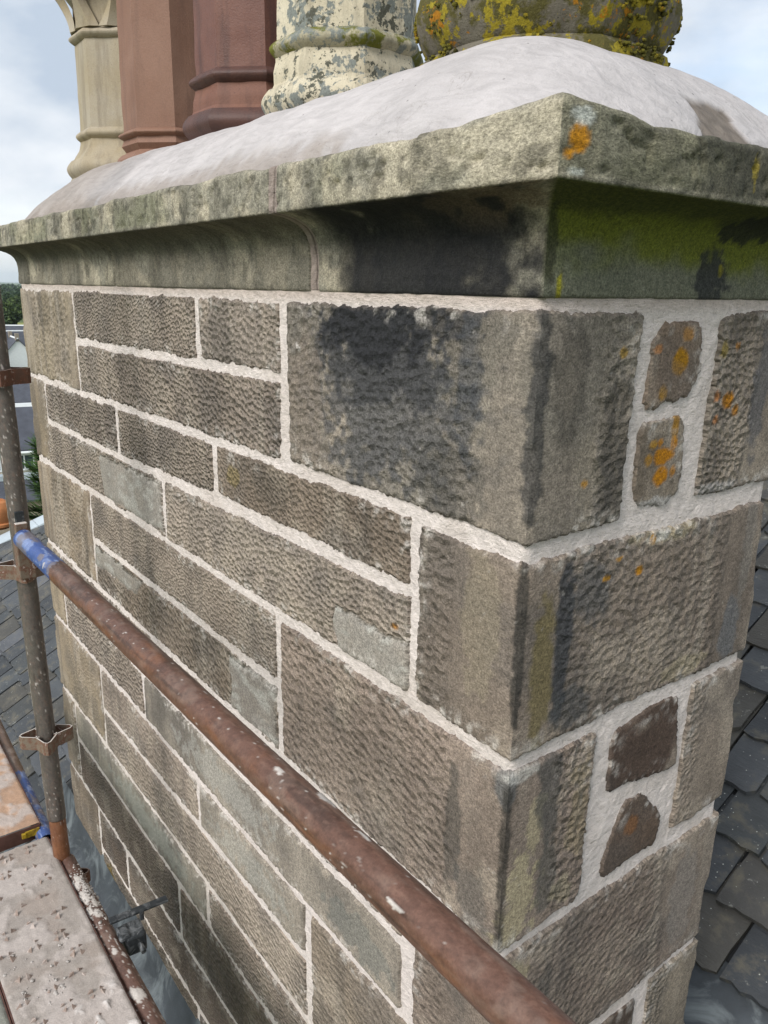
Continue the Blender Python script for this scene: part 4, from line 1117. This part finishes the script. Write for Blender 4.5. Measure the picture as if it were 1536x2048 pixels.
bB = board(-4.0, -2.205, .200, .408, -1.555, 'rust-coloured steel board of the next bay, behind the standard', '#ab8d76', 402, .55, teeth=False)
bC = board(-2.150, 1.1, -.045, .182, -1.575, 'steel board at the frame edge, outside the dusty board', '#84857c', 403, .4)
# dried mortar on the nearer board
mb = MB(); rng3 = random.Random(4)
for i in range(520):
    cx = rng3.uniform(-2.1, -1.1); cy = rng3.uniform(.2, .40)
    f_ = fbm(np.array([cx * 6]), np.array([cy * 6]), 404, 3)[0]
    if f_ < .57:
        continue
    lump(mb, W3((cx, cy, -1.571)), rng3.choice([.0015, .002, .002, .003, .005]) * rng3.uniform(.6, 1.2), rng3, .3)
for (cx, cy, n_, sp_) in ((-1.72, .335, 10, .014), (-1.60, .28, 22, .024)):
    for i in range(n_):
        lump(mb, W3((cx + rng3.gauss(0, sp_), cy + rng3.gauss(0, sp_ * .7), -1.569)), rng3.uniform(.0015, .006), rng3, .35)
o = mb.build('mortar_crumbs', M_CRUMB, smooth='all')
tag(o, 'dried white mortar crumbs scattered over the nearer steel board', 'mortar crumbs', None, 'stuff')
# yellow tag on the end of the next bay's board
tg = MB().box(W3((-2.196, .385, -1.575)), (.006, .040, .022)).box(W3((-2.194, .360, -1.574)), (.010, .012, .016))
o = tg.build('yellow_tag', M_YELLOW, bevel=.002)
tag(o, 'small scuffed yellow tag fixed on the board end beside the standard', 'tag')
# board clip on the ledger
cp = empty('board_clip', tuple(W3((-1.68, .47, -1.58))), 'grey steel clamp with a flat bar, fixed on the splashed ledger towards the wall', 'clamp')
Rz = Matrix.Rotation(math.radians(-4), 3, 'Z')
MB().box(W3((-1.705, .525, -1.562)), (.022, .150, .007), Rz).build('flat_bar', M_DARK, cp, bevel=.002)
MB().box(W3((-1.665, .495, -1.600)), (.060, .050, .055), Rz).box(W3((-1.665, .470, -1.575)), (.05, .03, .012), Rz).build('clamp_body', M_DARK, cp, bevel=.006)
MB().tube(W3((-1.640, .500, -1.600)), W3((-1.610, .500, -1.605)), .007, n=8).build('clamp_bolt', M_DARK, cp)
MB().tube(W3((-1.668, .520, -1.56)), W3((-1.668, .520, -1.535)), .006, n=8).build('clamp_bolt', M_DARK, cp)

# ------------------------------------------------------------------ the town below, seen past the far end of the stack
M_CREAM = simple('cream_render', '#cfc4b2', .9, .08, 2, dist=.01)
M_WHITEP = simple('white_paint', '#dfe3e4', .6, .05, 3)
M_GLASS = simple('window_glass', '#3b4850', .15, .2, 1)
M_TOWNSLATE = simple('town_slate', '#4a4d55', .75, .2, 1.5, dist=.02)
M_HARL = simple('grey_harling', '#8d8478', .9, .1, 3)
def house(c, az, length, span, eave, rise, label, wallm=M_CREAM, dormer=False, wins=4, roofm=M_TOWNSLATE):
    """gabled house; its ridge runs across the line of sight, the front slope faces the chimney"""
    f = Vector((math.cos(az), math.sin(az), 0)); s = Vector((-f.y, f.x, 0)); c = Vector((c[0], c[1], GZ))
    r = empty('house', tuple(c), label, 'house', 'houses of the town below')
    P = lambda a, b, z: c + f * a + s * b + Vector((0, 0, z))
    h2, l2 = span / 2, length / 2
    w = MB().hexa([P(-h2, -l2, 0), P(h2, -l2, 0), P(h2, l2, 0), P(-h2, l2, 0), P(-h2, -l2, eave), P(h2, -l2, eave), P(h2, l2, eave), P(-h2, l2, eave)])
    for sg in (-1, 1):
        w.add([P(-h2, sg * l2, eave), P(h2, sg * l2, eave), P(0, sg * l2, eave + rise)], [(0, 1, 2)])
    w.build('wall', wallm, r)
    rf = MB(); o_ = .35; l3 = l2 + .25
    for sg in (-1, 1):
        q = [P(sg * (h2 + o_), -l3, eave - rise * o_ / h2 + .05), P(sg * (h2 + o_), l3, eave - rise * o_ / h2 + .05), P(0, l3, eave + rise + .05), P(0, -l3, eave + rise + .05)]
        rf.hexa(q + [v + Vector((0, 0, .14)) for v in q])
    ro = rf.build('roof', roofm, r)
    MB().hexa([P(-.16, -l3, eave + rise + .1), P(.16, -l3, eave + rise + .1), P(.16, l3, eave + rise + .1), P(-.16, l3, eave + rise + .1), P(-.1, -l3, eave + rise + .34), P(.1, -l3, eave + rise + .34), P(.1, l3, eave + rise + .34), P(-.1, l3, eave + rise + .34)]).build('ridge_capping', M_WHITEP, ro)
    ge = eave - rise * o_ / h2
    MB().tube(P(h2 + o_ + .06, -l3, ge), P(h2 + o_ + .06, l3, ge), .09, n=8).build('gutter', M_WHITEP, ro)
    for k in (-1, 1):
        ck = MB().hexa([P(-.35, k * (l2 - .9), eave + rise - .4), P(.35, k * (l2 - .9), eave + rise - .4), P(.35, k * (l2 + .1), eave + rise - .4), P(-.35, k * (l2 + .1), eave + rise - .4)] + [P(a_, b_, eave + rise + 1.2) for a_, b_ in ((-.35, k * (l2 - .9)), (.35, k * (l2 - .9)), (.35, k * (l2 + .1)), (-.35, k * (l2 + .1)))])
        ck.build('chimney', M_HARL, ro)
    def window(b, z, wd, ht, a=None):
        a = h2 if a is None else a
        fr = MB()
        for (b0, b1, z0_, z1_) in ((b - wd / 2, b + wd / 2, z, z + .10), (b - wd / 2, b + wd / 2, z + ht - .10, z + ht), (b - wd / 2, b - wd / 2 + .09, z + .1, z + ht - .1), (b + wd / 2 - .09, b + wd / 2, z + .1, z + ht - .1), (b - .045, b + .045, z + .1, z + ht - .1)):
            q = [P(a, b0, z0_), P(a + .1, b0, z0_), P(a + .1, b1, z0_), P(a, b1, z0_)]
            fr.hexa(q + [v + Vector((0, 0, z1_ - z0_)) for v in q])
        wo = fr.build('window', M_WHITEP, r)
        q = [P(a + .02, b - wd / 2 + .02, z + .02), P(a + .05, b - wd / 2 + .02, z + .02), P(a + .05, b + wd / 2 - .02, z + .02), P(a + .02, b + wd / 2 - .02, z + .02)]
        MB().hexa(q + [v + Vector((0, 0, ht - .04)) for v in q]).build('pane', M_GLASS, wo)
    for k in range(wins):
        b = -l2 + (k + .5) * length / wins
        window(b, max(.8, eave - 2.2), 1.1, 1.5)
    if dormer:                                        # glazed lean-to under the eaves
        q = [P(h2, -l2 + .3, 0), P(h2 + 2.2, -l2 + .3, 0), P(h2 + 2.2, l2 - .3, 0), P(h2, l2 - .3, 0)]
        zt = eave - 2.1
        MB().hexa(q + [P(h2, -l2 + .3, zt), P(h2 + 2.2, -l2 + .3, zt - .9), P(h2 + 2.2, l2 - .3, zt - .9), P(h2, l2 - .3, zt)]).build('lean_to', M_HARL, r)
        MB().hexa([P(h2, -l2 + .2, zt + .02), P(h2 + 2.4, -l2 + .2, zt - .96), P(h2 + 2.4, l2 - .2, zt - .96), P(h2, l2 - .2, zt + .02), P(h2, -l2 + .2, zt + .14), P(h2 + 2.4, -l2 + .2, zt - .84), P(h2 + 2.4, l2 - .2, zt - .84), P(h2, l2 - .2, zt + .14)]).build('lean_to_roof', roofm, r)
        MB().box(P(h2 + .12, 0, zt + .2), (.01, .01, .01)).hexa([P(h2, -l2 + .2, zt + .16), P(h2 + .3, -l2 + .2, zt + .06), P(h2 + .3, l2 - .2, zt + .06), P(h2, l2 - .2, zt + .16), P(h2, -l2 + .2, zt + .5), P(h2 + .3, -l2 + .2, zt + .4), P(h2 + .3, l2 - .2, zt + .4), P(h2, l2 - .2, zt + .5)]).build('flashing', M_LEADW, r)
        for k in range(9):
            window(-l2 + (k + .5) * length / 9, eave - 1.45, 1.25, 1.1)
    return r
def along(D, px):                                     # horizontal bearing near the far end of the stack
    a = math.atan2(.2135, -.9769) - (px - 45) / 1430.0
    return (CAM[0] + D * math.cos(a), CAM[1] + D * math.sin(a)), a
(c_, a_) = along(60, 40); house(c_, a_ + math.pi + .02, 13, 7.4, 6.4, 2.15, 'dark slate-roofed house with a white-framed row of windows under the eaves', dormer=True, wins=0)
(c_, a_) = along(108, 30); house(c_, a_ + math.pi - .05, 12, 7.0, 3.1, 2.5, 'cream house with a slate roof, beyond the house with the white-framed windows')
(c_, a_) = along(185, 46); house(c_, a_ + math.pi / 2 + .15, 9, 5.5, 2.6, 3.0, 'white-gabled house turned end-on behind the cream house', M_WHITEP)
for i_, (D_, px_, rot_, ln_, lab_) in enumerate(((190, 14, .1, 16, 'long slate-roofed house in the middle of the far row'), (215, 40, -.2, 12, 'grey-walled house at the chimney side of the far row'), (240, -25, .3, 14, 'slate-roofed house hidden partly by the standard'), (175, -60, .0, 12, 'house at the outer edge of the far row'))):
    (c_, a_) = along(D_, px_); house(c_, a_ + math.pi + rot_, ln_, 7.5, 3.4, 3.2, lab_, M_HARL if i_ != 0 else M_CREAM)

# ------------------------------------------------------------------ trees
def leaf_material(name, a, b, k=None):
    n = NT(name); r = n.new('NewGeometry').outputs['Random Per Island']; p = n.geo()
    c = n.mix(r, C4(a, k), C4(b, k))
    m_ = n.out(c, .7)
    return m_
M_LEAF = [leaf_material('broad_leaf_a', '#2c3d1c', '#51632f', 1), leaf_material('broad_leaf_b', '#35472a', '#5f7240', 1), leaf_material('broad_leaf_c', '#273a24', '#40552f', 1)]
M_NEEDLE = leaf_material('conifer_needle', '#20351a', '#4a6a2c', 1)
M_BARK = simple('bark', '#4a3f35', .95, .3, 3, dist=.03)
def crown_mesh(seed, R, H, n, leaf, mat):
    rg = np.random.default_rng(seed)
    nb = 26
    bc = rg.normal(size=(nb, 3)); bc /= np.linalg.norm(bc, axis=1)[:, None]
    bc = bc * rg.uniform(.35, .85, (nb, 1)) * np.array([R, R, H / 2]); br = rg.uniform(.22, .42, nb) * R
    k = rg.integers(0, nb, n)
    d = rg.normal(size=(n, 3)); d /= np.linalg.norm(d, axis=1)[:, None]
    c = bc[k] + d * (br[k] * rg.uniform(.55, 1.05, n))[:, None]
    a = rg.normal(size=(n, 3)); a /= np.linalg.norm(a, axis=1)[:, None]
    b = np.cross(a, rg.normal(size=(n, 3))); b /= np.linalg.norm(b, axis=1)[:, None]
    s = leaf * rg.uniform(.6, 1.3, n)[:, None]
    v = np.stack([c - a * s, c + b * s * .6, c + a * s, c - b * s * .6], 1).reshape(-1, 3)
    return raw_mesh('crown', v, np.arange(4 * n).reshape(-1, 4), mat, smooth=False)
CROWNS = [crown_mesh(50 + i, 4.6, 8.5, 2600, .42, M_LEAF[i]) for i in range(3)]
tmb = MB().tube((0, 0, 0), (0.1, 0, 5), .38, .22, 9).tube((0.1, 0, 4.4), (1.8, .6, 8), .2, .06, 7).tube((0.1, 0, 4.2), (-1.5, -.9, 7.6), .18, .05, 7).tube((.1, 0, 5), (.2, .2, 9.5), .2, .05, 7)
TRUNK = tmb.mesh('trunk', M_BARK, True)
def broad_tree(x, y, s, i, label):
    r = empty('broadleaf_tree', (x, y, GZ), label, 'tree', 'trees between the houses and the fields')
    for nm, me, z in (('trunk', TRUNK, 0), ('crown', CROWNS[i % 3], 7.2)):
        o = bpy.data.objects.new(nm, me); COL.objects.link(o); o.parent = r; o.location = (0, 0, z)
    r.scale = (s, s, s); r.rotation_euler = (0, 0, i * 1.3)
TREES = [(88, 44, .42, 'low bright bush tree beside the cream house gable'), (84, 62, .38, 'small tree against the near slate roof ridge'), (235, 20, 1.0, 'round tree behind the long far house'), (250, 40, 1.15, 'dark tree just above the grey-walled far house'),
         (265, 0, 1.1, 'tree beside the standard above the far roofs'), (285, 32, 1.0, 'pale green tree in the middle of the tree belt'), (300, 52, 1.2, 'tall tree hard against the edge of the stack'), (320, 10, 1.1, 'spreading tree below the yellow field'), (345, 46, 1.1, 'tree to the chimney side of the yellow field'),
         (380, -10, 1.2, 'tree beyond the standard, by the yellow field')]
for i_, (D_, px_, s_, lab_) in enumerate(TREES):
    (c_, _a) = along(D_, px_); broad_tree(c_[0], c_[1], s_, i_, lab_)
# woodland that reads as one mass
rg = np.random.default_rng(12)
NW = 900
D_ = rg.uniform(430, 1500, NW) ; PX = rg.uniform(-500, 700, NW)
A_ = math.atan2(.2135, -.9769) - (PX - 45) / 1430.0
keep_ = ~((D_ > 430) & (D_ < 560) & (np.abs(PX - 22) < 40))
D_, A_ = D_[keep_], A_[keep_]
NW = len(D_); nl = 110
cen = np.stack([CAM[0] + D_ * np.cos(A_), CAM[1] + D_ * np.sin(A_), GZ + rg.uniform(4, 7, NW)], -1)
R_ = rg.uniform(5, 9, NW)
d = rg.normal(size=(NW, nl, 3)); d /= np.linalg.norm(d, axis=2)[..., None]; d[..., 2] = np.abs(d[..., 2]) * 1.1 - .15
c = cen[:, None] + d * (R_[:, None] * rg.uniform(.7, 1.05, (NW, nl)))[..., None]
a = rg.normal(size=c.shape); a /= np.linalg.norm(a, axis=2)[..., None]
b = np.cross(a, rg.normal(size=c.shape)); b /= np.linalg.norm(b, axis=2)[..., None]
s_ = rg.uniform(.9, 2.0, (NW, nl, 1))
v = np.stack([c - a * s_, c + b * s_ * .7, c + a * s_, c - b * s_ * .7], 2).reshape(-1, 3)
o = bpy.data.objects.new('woodland', raw_mesh('woodland', v, np.arange(len(v)).reshape(-1, 4), M_LEAF[2], smooth=False))
put(o); tag(o, 'dark far-off woodland below the hills', 'woodland', None, 'stuff')
fld = MB(); (c_, _a) = along(500, 20)
fld.add([(c_[0] + dx, c_[1] + dy, GZ + .3) for dx, dy in ((-45, -14), (40, -12), (45, 10), (-40, 13))], [(0, 1, 2, 3)])
o = fld.build('field', simple('mown_field', '#b3b06a', .95, .15, .2)); tag(o, 'pale yellow field among the trees', 'field', None, 'structure')

# conifer beside the hip
def conifer(x, y, top, label):
    r = empty('conifer', (x, y, GZ), label, 'tree')
    MB().tube((x, y, GZ), (x, y, GZ + (top - GZ) * .5), .28, .17, 10).tube((x, y, GZ + (top - GZ) * .5), (x, y, top), .17, .02, 10).build('trunk', M_BARK, r, smooth=True)
    rg = np.random.default_rng(21); V = []; H = top - GZ; br = MB()
    for i in range(240):
        z = top - .15 - (H - 3) * (i / 240) ** 1.25
        ln = min(2.6, .30 + (top - z) * .26) * rg.uniform(.75, 1.1); t = i * 2.39996 + rg.uniform(-.2, .2)
        dx, dy = math.cos(t), math.sin(t)
        ns = 13 if top - z < 5 else 6
        pts = []
        for k in range(ns):
            f = (k + .6) / ns
            pts.append((x + dx * ln * f, y + dy * ln * f, z - ln * (.10 * f - .28 * f * f) - .05))
        br.tube((x, y, z), pts[-1], .016, .004, 5)
        for k, q in enumerate(pts):
            f = (k + .6) / ns
            for sgn in (-1, 1):
                for m_ in range(5):
                    l2 = .34 * (1 - .45 * f) * rg.uniform(.6, 1.15); an = t + sgn * rg.uniform(.35, 1.0)
                    b0 = np.array(q) + rg.normal(size=3) * .02
                    e = b0 + np.array([math.cos(an) * l2, math.sin(an) * l2, rg.uniform(.0, .16)])
                    w = np.array([-math.sin(an), math.cos(an), rg.uniform(-.5, .5)]) * .016
                    V += [b0 - w, b0 + w, e + w * .3, e - w * .3]
    br.build('branches', M_BARK, r)
    o = bpy.data.objects.new('needles', raw_mesh('needles', np.array(V), np.arange(len(V)).reshape(-1, 4), M_NEEDLE, smooth=False)); put(o, r)
(c_, _a) = along(13.2, 104); conifer(c_[0], c_[1], -2.2, 'dark green conifer growing close behind the lead hip, beside the stack')

# ------------------------------------------------------------------ air: thin haze that fades the far hills
hz = MB().box((-2500, 1000, 51.0), (24000, 24000, 140.0))
hm = bpy.data.materials.new('haze_air'); hm.use_nodes = True
hm.node_tree.nodes.clear()
ho = hm.node_tree.nodes.new('ShaderNodeOutputMaterial'); hv = hm.node_tree.nodes.new('ShaderNodeVolumePrincipled')
hv.inputs['Color'].default_value = (.72, .82, .95, 1); hv.inputs['Density'].default_value = 9e-5; hv.inputs['Anisotropy'].default_value = 0.2
hm.node_tree.links.new(hv.outputs[0], ho.inputs['Volume'])
tag(hz.build('haze', hm), 'thin pale haze over the valley', None, None, 'stuff')
